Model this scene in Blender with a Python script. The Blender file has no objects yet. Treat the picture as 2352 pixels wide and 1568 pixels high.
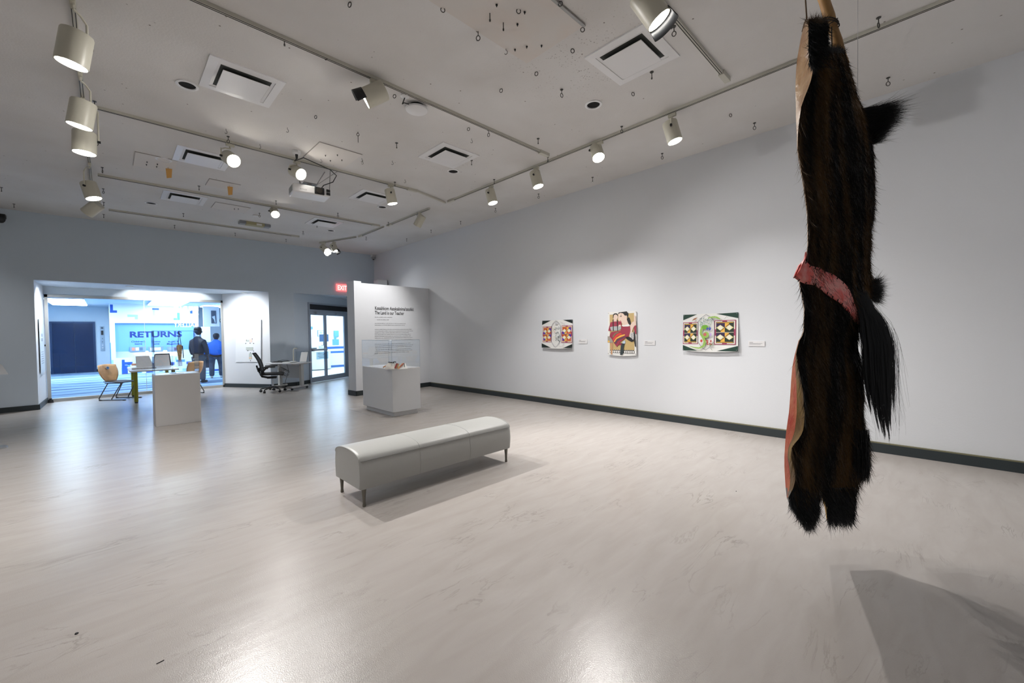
import bpy, math, random
import numpy as np
from mathutils import Vector, Matrix, Euler
random.seed(7); rng = np.random.default_rng(7)
SC = bpy.context.scene
COL = SC.collection
PI = math.pi

# ------------------------------------------------------------------ camera
FPX, YAW, PITCH, ROLL = 950.0994, 0.77345718, -0.02139605, -0.01544681
WX, D, H, H0 = 6.5038, 13.297, 4.168, 1.48
def _axes():
    f = np.array([math.sin(YAW)*math.cos(PITCH), math.cos(YAW)*math.cos(PITCH), math.sin(PITCH)])
    r = np.array([math.cos(YAW), -math.sin(YAW), 0]); u = np.cross(r, f)
    return math.cos(ROLL)*r+math.sin(ROLL)*u, -math.sin(ROLL)*r+math.cos(ROLL)*u, f
CR, CU, CF = _axes(); CO = np.array([0, 0, H0])
cam_d = bpy.data.cameras.new('camera'); cam = bpy.data.objects.new('camera', cam_d); COL.objects.link(cam)
cam_d.sensor_width = 36; cam_d.lens = FPX*36/2352; cam_d.clip_start = .05; cam_d.clip_end = 100
cam.matrix_world = Matrix([[CR[0], CU[0], -CF[0], 0], [CR[1], CU[1], -CF[1], 0], [CR[2], CU[2], -CF[2], H0], [0, 0, 0, 1]])
SC.camera = cam
# measured point of the photograph -> the real place on a known plane of the room
def ray(x, y): return CF*FPX+CR*(x-1176)-CU*(y-784)
def pt(x, y, ax, v):
    d = ray(x, y); t = (v-CO[ax])/d[ax]; return Vector(CO+t*d)
def dep(x, y, d): return Vector(CO+ray(x, y)/FPX*d)

# ------------------------------------------------------------------ world, exposure, large lights
w = bpy.data.worlds.new('world'); SC.world = w; w.use_nodes = True
w.node_tree.nodes['Background'].inputs[0].default_value = (.6, .65, .7, 1)
w.node_tree.nodes['Background'].inputs[1].default_value = .3
SC.view_settings.view_transform = 'Standard'; SC.view_settings.look = 'None'
SC.view_settings.gamma = 1; SC.view_settings.use_curve_mapping = False
SC.view_settings.exposure = 0.56
WARM = (1, .968, .942); COOL = (.80, .91, 1.0)
def spot(name, loc, target, power, size=70, blend=.6, rad=.05, col=WARM, parent=None):
    l = bpy.data.lights.new(name, 'SPOT'); l.energy = power*LK; l.spot_size = math.radians(size); l.spot_blend = blend
    l.shadow_soft_size = rad; l.color = col
    o = bpy.data.objects.new(name, l); COL.objects.link(o)
    o.location = loc; d = Vector(target)-Vector(loc); o.rotation_euler = d.to_track_quat('-Z', 'Y').to_euler()
    return o
# unseen spots added outside the frame to light the floor and room
HOUSE = 1.0; LK = 1.0
for (x, y, tx, ty, tz, pw, sz) in [(-.13, 2.6, 1.2, 3.6, 0, 90, 95), (-.13, 3.7, -.4, 4.7, 0, 60, 100),
        (-2.4, 5.4, -1.8, 5.8, 0, 60, 110)]:
    spot('fill_beam', (x, y, 3.9), (tx, ty, tz), pw*HOUSE, sz, .9, .3)

# ------------------------------------------------------------------ materials
MT = {}
def mat(name, col, rough=.5, metal=0, emit=None, es=1, bump=None, bs=.2, var=None, vs=5, spec=.5, coat=0):
    if name in MT: return MT[name]
    m = bpy.data.materials.new(name); m.use_nodes = True; nt = m.node_tree; b = nt.nodes['Principled BSDF']
    if 'skin_' in name: spec = .2
    b.inputs['Base Color'].default_value = (*col, 1); b.inputs['Roughness'].default_value = rough
    b.inputs['Metallic'].default_value = metal; b.inputs['Specular IOR Level'].default_value = spec
    b.inputs['Coat Weight'].default_value = coat
    if emit: b.inputs['Emission Color'].default_value = (*emit, 1); b.inputs['Emission Strength'].default_value = es
    if bump or var:
        tc = nt.nodes.new('ShaderNodeTexCoord')
        n = nt.nodes.new('ShaderNodeTexNoise'); n.inputs['Scale'].default_value = bump or vs; n.inputs['Detail'].default_value = 4
        nt.links.new(tc.outputs['Object'], n.inputs['Vector'])
        if bump:
            bp = nt.nodes.new('ShaderNodeBump'); bp.inputs['Strength'].default_value = bs; bp.inputs['Distance'].default_value = .01
            nt.links.new(n.outputs['Fac'], bp.inputs['Height']); nt.links.new(bp.outputs['Normal'], b.inputs['Normal'])
        if var:
            n2 = nt.nodes.new('ShaderNodeTexNoise'); n2.inputs['Scale'].default_value = vs; n2.inputs['Detail'].default_value = 5
            nt.links.new(tc.outputs['Object'], n2.inputs['Vector'])
            cr = nt.nodes.new('ShaderNodeValToRGB'); cr.color_ramp.elements[0].position = .38; cr.color_ramp.elements[1].position = .62
            cr.color_ramp.elements[0].color = (*col, 1); cr.color_ramp.elements[1].color = (*var, 1)
            nt.links.new(n2.outputs['Fac'], cr.inputs['Fac']); nt.links.new(cr.outputs['Color'], b.inputs['Base Color'])
    MT[name] = m; return m
def nodes(m): return m.node_tree.nodes, m.node_tree.links, m.node_tree.nodes['Principled BSDF']

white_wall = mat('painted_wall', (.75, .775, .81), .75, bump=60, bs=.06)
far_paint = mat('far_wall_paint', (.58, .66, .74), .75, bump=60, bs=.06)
base_m = mat('charcoal_baseboard', (.028, .038, .042), .5)
base_top = mat('baseboard_lip', (.18, .17, .10), .6)
beige = mat('cream_enamel', (.62, .60, .50), .38)
trackm = mat('track_enamel', (.58, .57, .50), .4)
dark = mat('dark_metal', (.02, .022, .024), .5, .3)
black = mat('black_plastic', (.012, .013, .015), .45)
chrome = mat('brushed_metal', (.55, .57, .6), .3, .9)
white_p = mat('white_paint', (.78, .79, .80), .5)
white_l = mat('white_laminate', (.82, .82, .83), .35)
cool_w = mat('lobby_white', (.72, .82, .90), .6)
paper = mat('paper_white', (.82, .82, .80), .7)
lens = mat('lamp_glow', (1, 1, 1), .5, emit=(1, .97, .92), es=14)
lens_soft = mat('lamp_glow_soft', (1, 1, 1), .5, emit=(1, .97, .93), es=4)
lens_hot = mat('lamp_glow_hot', (1, 1, 1), .5, emit=(1, .95, .85), es=40)
lobby_em = mat('lobby_tube_glow', (1, 1, 1), .5, emit=(.72, .88, 1.0), es=12)
blue_d = mat('deep_blue_vinyl', (.015, .10, .48), .5)
blue_m = mat('mid_blue_vinyl', (.12, .36, .78), .5)
blue_l = mat('pale_blue_vinyl', (.38, .66, .88), .5)
steel = mat('steel_band', (.50, .56, .62), .3, .6)

def glass(name, tint=(.97, .985, 1), f0=.04, boost=1.0):
    m = bpy.data.materials.new(name); m.use_nodes = True; nt = m.node_tree; nt.nodes.clear()
    o = nt.nodes.new('ShaderNodeOutputMaterial'); mx = nt.nodes.new('ShaderNodeMixShader')
    t = nt.nodes.new('ShaderNodeBsdfTransparent'); g = nt.nodes.new('ShaderNodeBsdfGlossy'); lw = nt.nodes.new('ShaderNodeLayerWeight'); lw.inputs[0].default_value = .5
    t.inputs[0].default_value = (*tint, 1); g.inputs['Roughness'].default_value = 0
    p = nt.nodes.new('ShaderNodeMath'); p.operation = 'POWER'; p.inputs[1].default_value = 5; nt.links.new(lw.outputs['Facing'], p.inputs[0])
    mu = nt.nodes.new('ShaderNodeMath'); mu.operation = 'MULTIPLY_ADD'; mu.inputs[1].default_value = (1-f0)*boost; mu.inputs[2].default_value = f0*boost
    nt.links.new(p.outputs[0], mu.inputs[0]); nt.links.new(mu.outputs[0], mx.inputs[0])
    nt.links.new(t.outputs[0], mx.inputs[1]); nt.links.new(g.outputs[0], mx.inputs[2]); nt.links.new(mx.outputs[0], o.inputs[0])
    MT[name] = m; return m
pane_m = glass('window_glass'); acry = glass('acrylic', (.975, .985, .99), .03, .7); acry_e = glass('acrylic_edge', (.86, .90, .93), .05)

def floor_mat():
    m = mat('marbled_vinyl', (.50, .465, .43), .34); N, Lk, b = nodes(m)
    tc = N.new('ShaderNodeTexCoord'); mp = N.new('ShaderNodeMapping'); mp.inputs['Rotation'].default_value = (0, 0, .25); mp.inputs['Scale'].default_value = (1.0, 4.2, 1)
    Lk.new(tc.outputs['Object'], mp.inputs['Vector'])
    n1 = N.new('ShaderNodeTexNoise'); n1.inputs['Scale'].default_value = 1.1; n1.inputs['Detail'].default_value = 8; n1.inputs['Roughness'].default_value = .6; n1.inputs['Distortion'].default_value = 1.4
    Lk.new(mp.outputs[0], n1.inputs['Vector'])
    # thin veins where the warped noise crosses its middle
    s = N.new('ShaderNodeMath'); s.operation = 'SUBTRACT'; s.inputs[1].default_value = .5; Lk.new(n1.outputs['Fac'], s.inputs[0])
    a = N.new('ShaderNodeMath'); a.operation = 'ABSOLUTE'; Lk.new(s.outputs[0], a.inputs[0])
    r = N.new('ShaderNodeValToRGB'); r.color_ramp.elements[0].position = 0; r.color_ramp.elements[0].color = (1, 1, 1, 1)
    r.color_ramp.elements[1].position = .02; r.color_ramp.elements[1].color = (0, 0, 0, 1); Lk.new(a.outputs[0], r.inputs[0])
    n2 = N.new('ShaderNodeTexNoise'); n2.inputs['Scale'].default_value = 2.3; n2.inputs['Detail'].default_value = 3; Lk.new(tc.outputs['Object'], n2.inputs['Vector'])
    r2 = N.new('ShaderNodeValToRGB'); r2.color_ramp.elements[0].position = .5; r2.color_ramp.elements[1].position = .72; Lk.new(n2.outputs['Fac'], r2.inputs[0])
    mu = N.new('ShaderNodeMath'); mu.operation = 'MULTIPLY'; Lk.new(r.outputs[0], mu.inputs[0]); Lk.new(r2.outputs[0], mu.inputs[1])
    n3 = N.new('ShaderNodeTexNoise'); n3.inputs['Scale'].default_value = 2.2; n3.inputs['Detail'].default_value = 6; n3.inputs['Distortion'].default_value = .6; Lk.new(mp.outputs[0], n3.inputs['Vector'])
    r3 = N.new('ShaderNodeValToRGB'); e = r3.color_ramp.elements; e[0].position = .3; e[0].color = (.405, .372, .345, 1); e[1].position = .7; e[1].color = (.445, .415, .39, 1)
    Lk.new(n3.outputs['Fac'], r3.inputs[0])
    mx = N.new('ShaderNodeMixRGB'); mx.inputs[2].default_value = (.30, .275, .25, 1); Lk.new(mu.outputs[0], mx.inputs[0]); Lk.new(r3.outputs[0], mx.inputs[1]); Lk.new(mx.outputs[0], b.inputs['Base Color'])
    b.inputs['Roughness'].default_value = .25
    n4 = N.new('ShaderNodeTexNoise'); n4.inputs['Scale'].default_value = 190; n4.inputs['Detail'].default_value = 1; Lk.new(tc.outputs['Object'], n4.inputs['Vector'])
    bp = N.new('ShaderNodeBump'); bp.inputs['Strength'].default_value = .25; bp.inputs['Distance'].default_value = .002; Lk.new(n4.outputs['Fac'], bp.inputs['Height'])
    n5 = N.new('ShaderNodeTexNoise'); n5.inputs['Scale'].default_value = 3; Lk.new(mp.outputs[0], n5.inputs['Vector'])
    bp2 = N.new('ShaderNodeBump'); bp2.inputs['Strength'].default_value = .05; bp2.inputs['Distance'].default_value = .02; Lk.new(n5.outputs['Fac'], bp2.inputs['Height']); Lk.new(bp.outputs[0], bp2.inputs['Normal']); Lk.new(bp2.outputs[0], b.inputs['Normal'])
    b.inputs['Specular IOR Level'].default_value = .40
    return m
def ceil_mat():
    m = mat('ceiling_paint', (.72, .70, .68), .85); N, Lk, b = nodes(m)
    tc = N.new('ShaderNodeTexCoord'); n = N.new('ShaderNodeTexNoise'); n.inputs['Scale'].default_value = .9; n.inputs['Detail'].default_value = 5; Lk.new(tc.outputs['Object'], n.inputs['Vector'])
    r = N.new('ShaderNodeValToRGB'); e = r.color_ramp.elements; e[0].position = .3; e[0].color = (.66, .64, .62, 1); e[1].position = .65; e[1].color = (.74, .73, .72, 1); Lk.new(n.outputs['Fac'], r.inputs[0])
    v = N.new('ShaderNodeTexVoronoi'); v.inputs['Scale'].default_value = 34; Lk.new(tc.outputs['Object'], v.inputs['Vector'])
    r2 = N.new('ShaderNodeValToRGB'); r2.color_ramp.elements[0].color = (1, 1, 1, 1); r2.color_ramp.elements[1].position = .30; r2.color_ramp.elements[1].color = (0, 0, 0, 1); Lk.new(v.outputs['Distance'], r2.inputs[0])
    # dirt specks gather around the two nearest vents on the right
    def near(cx, cy, rad):
        vm = N.new('ShaderNodeVectorMath'); vm.operation = 'DISTANCE'; vm.inputs[1].default_value = (cx, cy, H); Lk.new(tc.outputs['Object'], vm.inputs[0])
        mr = N.new('ShaderNodeMapRange'); mr.inputs['From Min'].default_value = rad*.35; mr.inputs['From Max'].default_value = rad; mr.inputs['To Min'].default_value = 1; mr.inputs['To Max'].default_value = 0
        Lk.new(vm.outputs['Value'], mr.inputs[0]); return mr
    a = near(3.45, 2.5, .85); c = near(3.85, 5.2, .7); ad = N.new('ShaderNodeMath'); ad.operation = 'MAXIMUM'; Lk.new(a.outputs[0], ad.inputs[0]); Lk.new(c.outputs[0], ad.inputs[1])
    nn = N.new('ShaderNodeTexNoise'); nn.inputs['Scale'].default_value = 9; Lk.new(tc.outputs['Object'], nn.inputs['Vector'])
    gt = N.new('ShaderNodeMapRange'); gt.inputs['From Min'].default_value = .42; gt.inputs['From Max'].default_value = .62; gt.inputs['To Min'].default_value = .04; Lk.new(nn.outputs['Fac'], gt.inputs[0])
    m1 = N.new('ShaderNodeMath'); m1.operation = 'MULTIPLY'; Lk.new(ad.outputs[0], m1.inputs[0]); Lk.new(gt.outputs[0], m1.inputs[1])
    m2 = N.new('ShaderNodeMath'); m2.operation = 'MULTIPLY'; Lk.new(m1.outputs[0], m2.inputs[0]); Lk.new(r2.outputs[0], m2.inputs[1])
    v2 = N.new('ShaderNodeTexVoronoi'); v2.inputs['Scale'].default_value = 5.5; Lk.new(tc.outputs['Object'], v2.inputs['Vector'])
    r4 = N.new('ShaderNodeValToRGB'); r4.color_ramp.elements[0].color = (1, 1, 1, 1); r4.color_ramp.elements[0].position = .02; r4.color_ramp.elements[1].position = .06; r4.color_ramp.elements[1].color = (0, 0, 0, 1); Lk.new(v2.outputs['Distance'], r4.inputs[0])
    m3 = N.new('ShaderNodeMath'); m3.operation = 'MAXIMUM'; Lk.new(m2.outputs[0], m3.inputs[0]); Lk.new(r4.outputs[0], m3.inputs[1])
    m4 = N.new('ShaderNodeMath'); m4.operation = 'MULTIPLY'; m4.inputs[1].default_value = .95; Lk.new(m3.outputs[0], m4.inputs[0])
    mx = N.new('ShaderNodeMixRGB'); mx.inputs[2].default_value = (.16, .13, .11, 1); Lk.new(m4.outputs[0], mx.inputs[0]); Lk.new(r.outputs[0], mx.inputs[1]); Lk.new(mx.outputs[0], b.inputs['Base Color'])
    n4 = N.new('ShaderNodeTexNoise'); n4.inputs['Scale'].default_value = 55; n4.inputs['Detail'].default_value = 3; Lk.new(tc.outputs['Object'], n4.inputs['Vector'])
    bp = N.new('ShaderNodeBump'); bp.inputs['Strength'].default_value = .2; bp.inputs['Distance'].default_value = .01; Lk.new(n4.outputs['Fac'], bp.inputs['Height']); Lk.new(bp.outputs[0], b.inputs['Normal'])
    return m
def carpet_mat():
    m = mat('striped_carpet', (.2, .4, .7), .95); N, Lk, b = nodes(m)
    tc = N.new('ShaderNodeTexCoord'); mp = N.new('ShaderNodeMapping'); mp.inputs['Scale'].default_value = (.12, 1.5, 1); Lk.new(tc.outputs['Object'], mp.inputs[0])
    n = N.new('ShaderNodeTexNoise'); n.inputs['Scale'].default_value = 1.6; n.inputs['Detail'].default_value = 5; n.inputs['Roughness'].default_value = .65; Lk.new(mp.outputs[0], n.inputs['Vector'])
    r = N.new('ShaderNodeValToRGB'); e = r.color_ramp.elements; e[0].position = .40; e[0].color = (.03, .10, .26, 1); e[1].position = .6; e[1].color = (.42, .64, .86, 1); Lk.new(n.outputs['Fac'], r.inputs[0])
    Lk.new(r.outputs[0], b.inputs['Base Color']); return m

# ------------------------------------------------------------------ mesh builder
class MB:
    def __init__(s): s.v = []; s.f = []; s.m = []; s.M = Matrix.Identity(4); s.mi = 0
    def add(s, vs, fs):
        o = len(s.v); s.v += [tuple(s.M@Vector(q)) for q in vs]; s.f += [tuple(o+i for i in f) for f in fs]; s.m += [s.mi]*len(fs); return s
    def box(s, x0, y0, z0, x1, y1, z1):
        return s.add([(x0, y0, z0), (x1, y0, z0), (x1, y1, z0), (x0, y1, z0), (x0, y0, z1), (x1, y0, z1), (x1, y1, z1), (x0, y1, z1)],
                     [(0, 3, 2, 1), (4, 5, 6, 7), (0, 1, 5, 4), (1, 2, 6, 5), (2, 3, 7, 6), (3, 0, 4, 7)])
    def cbox(s, c, d): return s.box(c[0]-d[0]/2, c[1]-d[1]/2, c[2]-d[2]/2, c[0]+d[0]/2, c[1]+d[1]/2, c[2]+d[2]/2)
    def bar(s, a, b, w, h, up=(0, 0, 1)):
        a, b = Vector(a), Vector(b); d = (b-a); L = d.length; d.normalize(); u = Vector(up)
        if abs(d.dot(u)) > .98: u = Vector((1, 0, 0))
        r = d.cross(u).normalized(); u = r.cross(d); p = []
        for e in (a, b):
            for i, j in ((-1, -1), (1, -1), (1, 1), (-1, 1)): p.append(e+r*w/2*i+u*h/2*j)
        return s.add(p, [(0, 1, 2, 3), (7, 6, 5, 4), (0, 4, 5, 1), (1, 5, 6, 2), (2, 6, 7, 3), (3, 7, 4, 0)])
    def tube(s, path, r, n=8, caps=True, closed=False):
        P = [Vector(q) for q in path]; m = len(P); R = r if isinstance(r, (list, tuple)) else [r]*m; vs = []
        prev = None
        for i, q in enumerate(P):
            if closed: t = P[(i+1) % m]-P[i-1]
            else: t = P[min(i+1, m-1)]-P[max(i-1, 0)]
            t.normalize()
            if prev is None:
                u = Vector((0, 0, 1)) if abs(t.z) < .9 else Vector((1, 0, 0)); u = (u-t*u.dot(t)).normalized()
            else: u = (prev-t*prev.dot(t)); u = u.normalized() if u.length > 1e-6 else t.orthogonal().normalized()
            prev = u; w_ = t.cross(u)
            for k in range(n): vs.append(q+(u*math.cos(2*PI*k/n)+w_*math.sin(2*PI*k/n))*R[i])
        fs = []
        for i in range(m if closed else m-1):
            j = (i+1) % m
            for k in range(n): k2 = (k+1) % n; fs.append((i*n+k, i*n+k2, j*n+k2, j*n+k))
        if caps and not closed: fs += [tuple(range(n))[::-1], tuple(range((m-1)*n, m*n))]
        return s.add(vs, fs)
    def cyl(s, a, b, r, r2=None, n=20): return s.tube([a, b], [r, r if r2 is None else r2], n)
    def lathe(s, prof, n=24, c=(0, 0, 0)):
        vs = []; m = len(prof)
        for r, z in prof:
            for k in range(n): vs.append((c[0]+r*math.cos(2*PI*k/n), c[1]+r*math.sin(2*PI*k/n), c[2]+z))
        fs = [(i*n+k, i*n+(k+1) % n, (i+1)*n+(k+1) % n, (i+1)*n+k) for i in range(m-1) for k in range(n)]
        if prof[0][0] > 1e-5: fs.append(tuple(range(n))[::-1])
        if prof[-1][0] > 1e-5: fs.append(tuple(range((m-1)*n, m*n)))
        return s.add(vs, fs)
    def poly(s, pts): return s.add(pts, [tuple(range(len(pts)))])
    def prism(s, pts, vec):
        n = len(pts); a = [Vector(q) for q in pts]; b = [q+Vector(vec) for q in a]
        return s.add(a+b, [tuple(range(n))[::-1], tuple(range(n, 2*n))]+[(i, (i+1) % n, n+(i+1) % n, n+i) for i in range(n)])
    def grid(s, rows, flip=False, closed=False):
        m = len(rows); n = len(rows[0]); fs = []
        for i in range(m-1):
            for k in range(n if closed else n-1):
                f = (i*n+k, i*n+(k+1) % n, (i+1)*n+(k+1) % n, (i+1)*n+k); fs.append(f[::-1] if flip else f)
        return s.add([q for r in rows for q in r], fs)
    def build(s, name, mats, parent=None, world=True, smooth=False, bevel=0, label=None, seg=2):
        me = bpy.data.meshes.new(name); vs = s.v
        if parent is not None and world:
            inv = wmat(parent).inverted(); vs = [tuple(inv@Vector(q)) for q in vs]
        me.from_pydata(vs, [], s.f); me.validate(clean_customdata=False)
        if not isinstance(mats, (list, tuple)): mats = [mats]
        for q in mats: me.materials.append(q)
        if len(mats) > 1 and len(me.polygons) == len(s.m): me.polygons.foreach_set('material_index', s.m)
        if smooth:
            me.polygons.foreach_set('use_smooth', [True]*len(me.polygons))
            try: me.set_sharp_from_angle(angle=math.radians(40))
            except Exception: pass
        me.update(); o = bpy.data.objects.new(name, me); COL.objects.link(o)
        if parent is not None: o.parent = parent
        if bevel:
            b = o.modifiers.new('bevel', 'BEVEL'); b.width = bevel; b.segments = seg; b.limit_method = 'ANGLE'
            me.polygons.foreach_set('use_smooth', [True]*len(me.polygons))
            try: me.set_sharp_from_angle(angle=math.radians(35))
            except Exception: pass
        if label: o['label'] = label
        return o
def wmat(o):
    m = Matrix.Translation(o.location)@o.rotation_euler.to_matrix().to_4x4()
    return wmat(o.parent)@m if o.parent else m
def thing(name, label, cat, loc=(0, 0, 0), rz=0, group=None):
    o = bpy.data.objects.new(name, None); COL.objects.link(o); o.location = loc; o.rotation_euler = (0, 0, rz); o.empty_display_size = .1
    return tag(o, label, cat, group)
def tag(o, label, cat, group=None):
    o['label'] = label; o['category'] = cat
    if group: o['group'] = group
    return o
def struct(o): o['kind'] = 'structure'; return o
def skin(name, chains, m, parent, sub=1, root=None):
    """one continuous surface grown over connected joints: chains = [[(x,y,z,r),...],...], shared points join"""
    vs, rs, es, idx = [], [], [], {}
    for ch in chains:
        pi = None
        for (x, y, z, r) in ch:
            k = (round(x, 4), round(y, 4), round(z, 4))
            if k not in idx: idx[k] = len(vs); vs.append((x, y, z)); rs.append(r)
            if pi is not None and pi != idx[k]: es.append((pi, idx[k]))
            pi = idx[k]
    me = bpy.data.meshes.new(name); me.from_pydata(vs, es, []); me.materials.append(m)
    o = bpy.data.objects.new(name, me); COL.objects.link(o); o.parent = parent
    md = o.modifiers.new('skin', 'SKIN'); md.use_smooth_shade = True
    if not me.skin_vertices: me.attributes  # layer is made by the modifier
    sv = me.skin_vertices[0].data if me.skin_vertices else None
    if sv is None: return o
    for i, r in enumerate(rs): sv[i].radius = (r, r); sv[i].use_root = (i == 0)
    s = o.modifiers.new('sub', 'SUBSURF'); s.levels = sub; s.render_levels = sub
    return o
def text(name, body, size, origin, xdir, ydir, m, parent=None, sx=1, bold=0, align='LEFT', ext=.001, width=None):
    cu = bpy.data.curves.new(name, 'FONT'); cu.body = body; cu.size = size; cu.offset = bold; cu.extrude = ext; cu.align_x = align; cu.space_line = .95
    t = bpy.data.objects.new(name+'_tmp', cu); COL.objects.link(t); bpy.context.view_layer.update()
    me = bpy.data.meshes.new_from_object(t.evaluated_get(bpy.context.evaluated_depsgraph_get()))
    bpy.data.objects.remove(t)
    if width: xs = [v.co.x for v in me.vertices]; sx = width/(max(xs)-min(xs))
    X = Vector(xdir).normalized(); Y = Vector(ydir).normalized(); Z = X.cross(Y)
    M = Matrix([[X[0]*sx, Y[0], Z[0], origin[0]], [X[1]*sx, Y[1], Z[1], origin[1]], [X[2]*sx, Y[2], Z[2], origin[2]], [0, 0, 0, 1]])
    if parent: M = wmat(parent).inverted()@M
    me.transform(M); me.materials.clear(); me.materials.append(m); me.name = name
    o = bpy.data.objects.new(name, me); COL.objects.link(o); o.parent = parent; return o

# ================================================================== THE SETTING
XL, YB, LOBY, LOBH = -5.0, -3.6, 27.5, 2.92
Y2 = 14.75      # plane of the lobby window
floor_m = floor_mat()
b = MB(); b.poly([(XL, YB, 0), (WX, YB, 0), (WX, 14.9, 0), (XL, 14.9, 0)]); struct(b.build('floor', floor_m))
b = MB(); b.poly([(XL, YB, H), (XL, D+.1, H), (WX, D+.1, H), (WX, YB, H)]); struct(b.build('ceiling', ceil_mat()))
b = MB(); b.box(WX, YB, 0, WX+.12, 15.2, H); struct(b.build('wall_right', white_wall))
b = MB(); b.box(XL-.1, YB, 0, XL, D+.1, H); struct(b.build('wall_left', white_wall))
b = MB(); b.box(XL, YB-.1, 0, WX, YB, H); struct(b.build('wall_back', white_wall))
# far wall with the window bay (x -1.09..3.31) and the door bay (x 3.97..6.5), openings 2.75 high
OZ = 2.75; BX0, BX1, DX = -1.09, 3.31, 3.97
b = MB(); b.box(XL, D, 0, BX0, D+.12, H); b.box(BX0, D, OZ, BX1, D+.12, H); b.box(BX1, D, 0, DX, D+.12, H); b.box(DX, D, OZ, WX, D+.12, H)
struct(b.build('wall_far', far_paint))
# window bay: splayed side walls, soffit, bulkhead over the glass
SRx = 2.45
b = MB(); b.prism([(BX0, D+.001, 0), (BX0-.1, D+.12, 0), (BX0-.1, Y2+.1, 0), (BX0+.02, Y2+.1, 0)], (0, 0, OZ)); struct(b.build('wall_bay_left', white_wall))
b = MB(); b.prism([(BX1, D+.001, 0), (SRx, Y2, 0), (SRx, Y2+.1, 0), (BX1+.1, D+.12, 0)], (0, 0, OZ)); struct(b.build('wall_bay_right', white_wall))
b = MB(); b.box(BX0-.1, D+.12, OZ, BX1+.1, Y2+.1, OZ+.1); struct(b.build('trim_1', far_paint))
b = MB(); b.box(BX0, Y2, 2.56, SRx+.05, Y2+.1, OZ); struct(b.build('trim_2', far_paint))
# door bay: angled wall with double door
A1 = Vector((3.97, 13.30, 0)); A2 = Vector((6.5, 14.86, 0)); AD = (A2-A1).normalized(); AN = Vector((AD.y, -AD.x, 0))
def onang(x, y, off=0):
    n = AN; d = Vector(ray(x, y)); t = n.dot(A1-Vector(CO)+n*off)/n.dot(d); return Vector(CO)+d*t
dl = (onang(709, 800)-A1).dot(AD); dr = (onang(802, 800)-A1).dot(AD)
def ang(s, z, off=0): q = A1+AD*s+AN*off; return Vector((q.x, q.y, z))
LEN = (A2-A1).length
def aslab(b, s0, s1, z0, z1, o0=-.1, o1=0):
    b.prism([ang(s0, z0, o1), ang(s1, z0, o1), ang(s1, z0, o0), ang(s0, z0, o0)], (0, 0, z1-z0)); return b
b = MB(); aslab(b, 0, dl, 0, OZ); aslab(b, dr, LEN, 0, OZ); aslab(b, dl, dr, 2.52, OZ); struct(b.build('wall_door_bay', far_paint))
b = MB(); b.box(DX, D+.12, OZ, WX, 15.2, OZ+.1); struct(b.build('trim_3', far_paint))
b = MB(); b.cyl((5.75, 13.62, OZ), (5.75, 13.62, OZ-.015), .07); tag(b.build('recessed_downlight', dark), 'small dark recessed light in the low ceiling before the glass door', 'ceiling light')
# baseboards
def bb(name, segs, h=.115, t=.02):
    b = MB()
    for (a, c) in segs:
        a = Vector((*a, 0)); c = Vector((*c, 0)); d = (c-a).normalized(); n = Vector((d.y, -d.x, 0))
        b.mi = 0; b.prism([a, c, c+n*t, a+n*t], (0, 0, h-.018)); b.mi = 1
        b.prism([a+Vector((0, 0, h-.018)), c+Vector((0, 0, h-.018)), c+n*(t-.002)+Vector((0, 0, h-.018)), a+n*(t-.002)+Vector((0, 0, h-.018))], (0, 0, .012))
    return struct(b.build(name, [base_m, base_top if name == 'baseboard_right' else base_m]))
bb('baseboard_right', [((WX, 9.95), (WX, YB))], .125, .03)
bb('baseboard_far', [((XL, D), (BX0, D)), ((BX1, D), (DX, D))])
bb('baseboard_bay', [((BX0, D), (BX0+.02, Y2)), ((SRx, Y2-.02), (BX1, D))])
bb('baseboard_door_bay', [(tuple(A1.xy), tuple((A1+AD*dl).xy)), (tuple((A1+AD*dr).xy), tuple(A2.xy))])
# partition wall
PA, PB = Vector((4.285, 9.832, 0)), Vector((WX, 9.985, 0)); pd = (PB-PA).normalized(); pn = Vector((pd.y, -pd.x, 0))
b = MB(); th = .36
b.prism([PA, PA+pd*.19, PA+pd*.19-pn*th, PA-pn*th], (0, 0, 2.795)); b.prism([PA+pd*.19-pn*.002, PB-pn*.002, PB-pn*th, PA+pd*.19-pn*th], (0, 0, 2.755))
struct(b.build('wall_partition', white_wall))
bb('baseboard_partition', [(tuple((PA-pn*(th+.02)-pd*.0).xy), tuple((PA+pn*.02).xy)), (tuple((PA-pd*.02).xy), tuple(PB.xy))], .125)
b = MB(); q = pt(858, 646, 1, 12.6); b.box(q.x, 12.3, 2.5, q.x+.32, 12.6, q.z+.03); b.box(q.x+.03, 12.32, 0, q.x+.29, 12.58, 2.5)  # white wall box, drawn with a column down to the floor
tag(b.build('white_box', white_p, bevel=.01), 'top of a white box peeking over the partition wall', 'cabinet')

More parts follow.
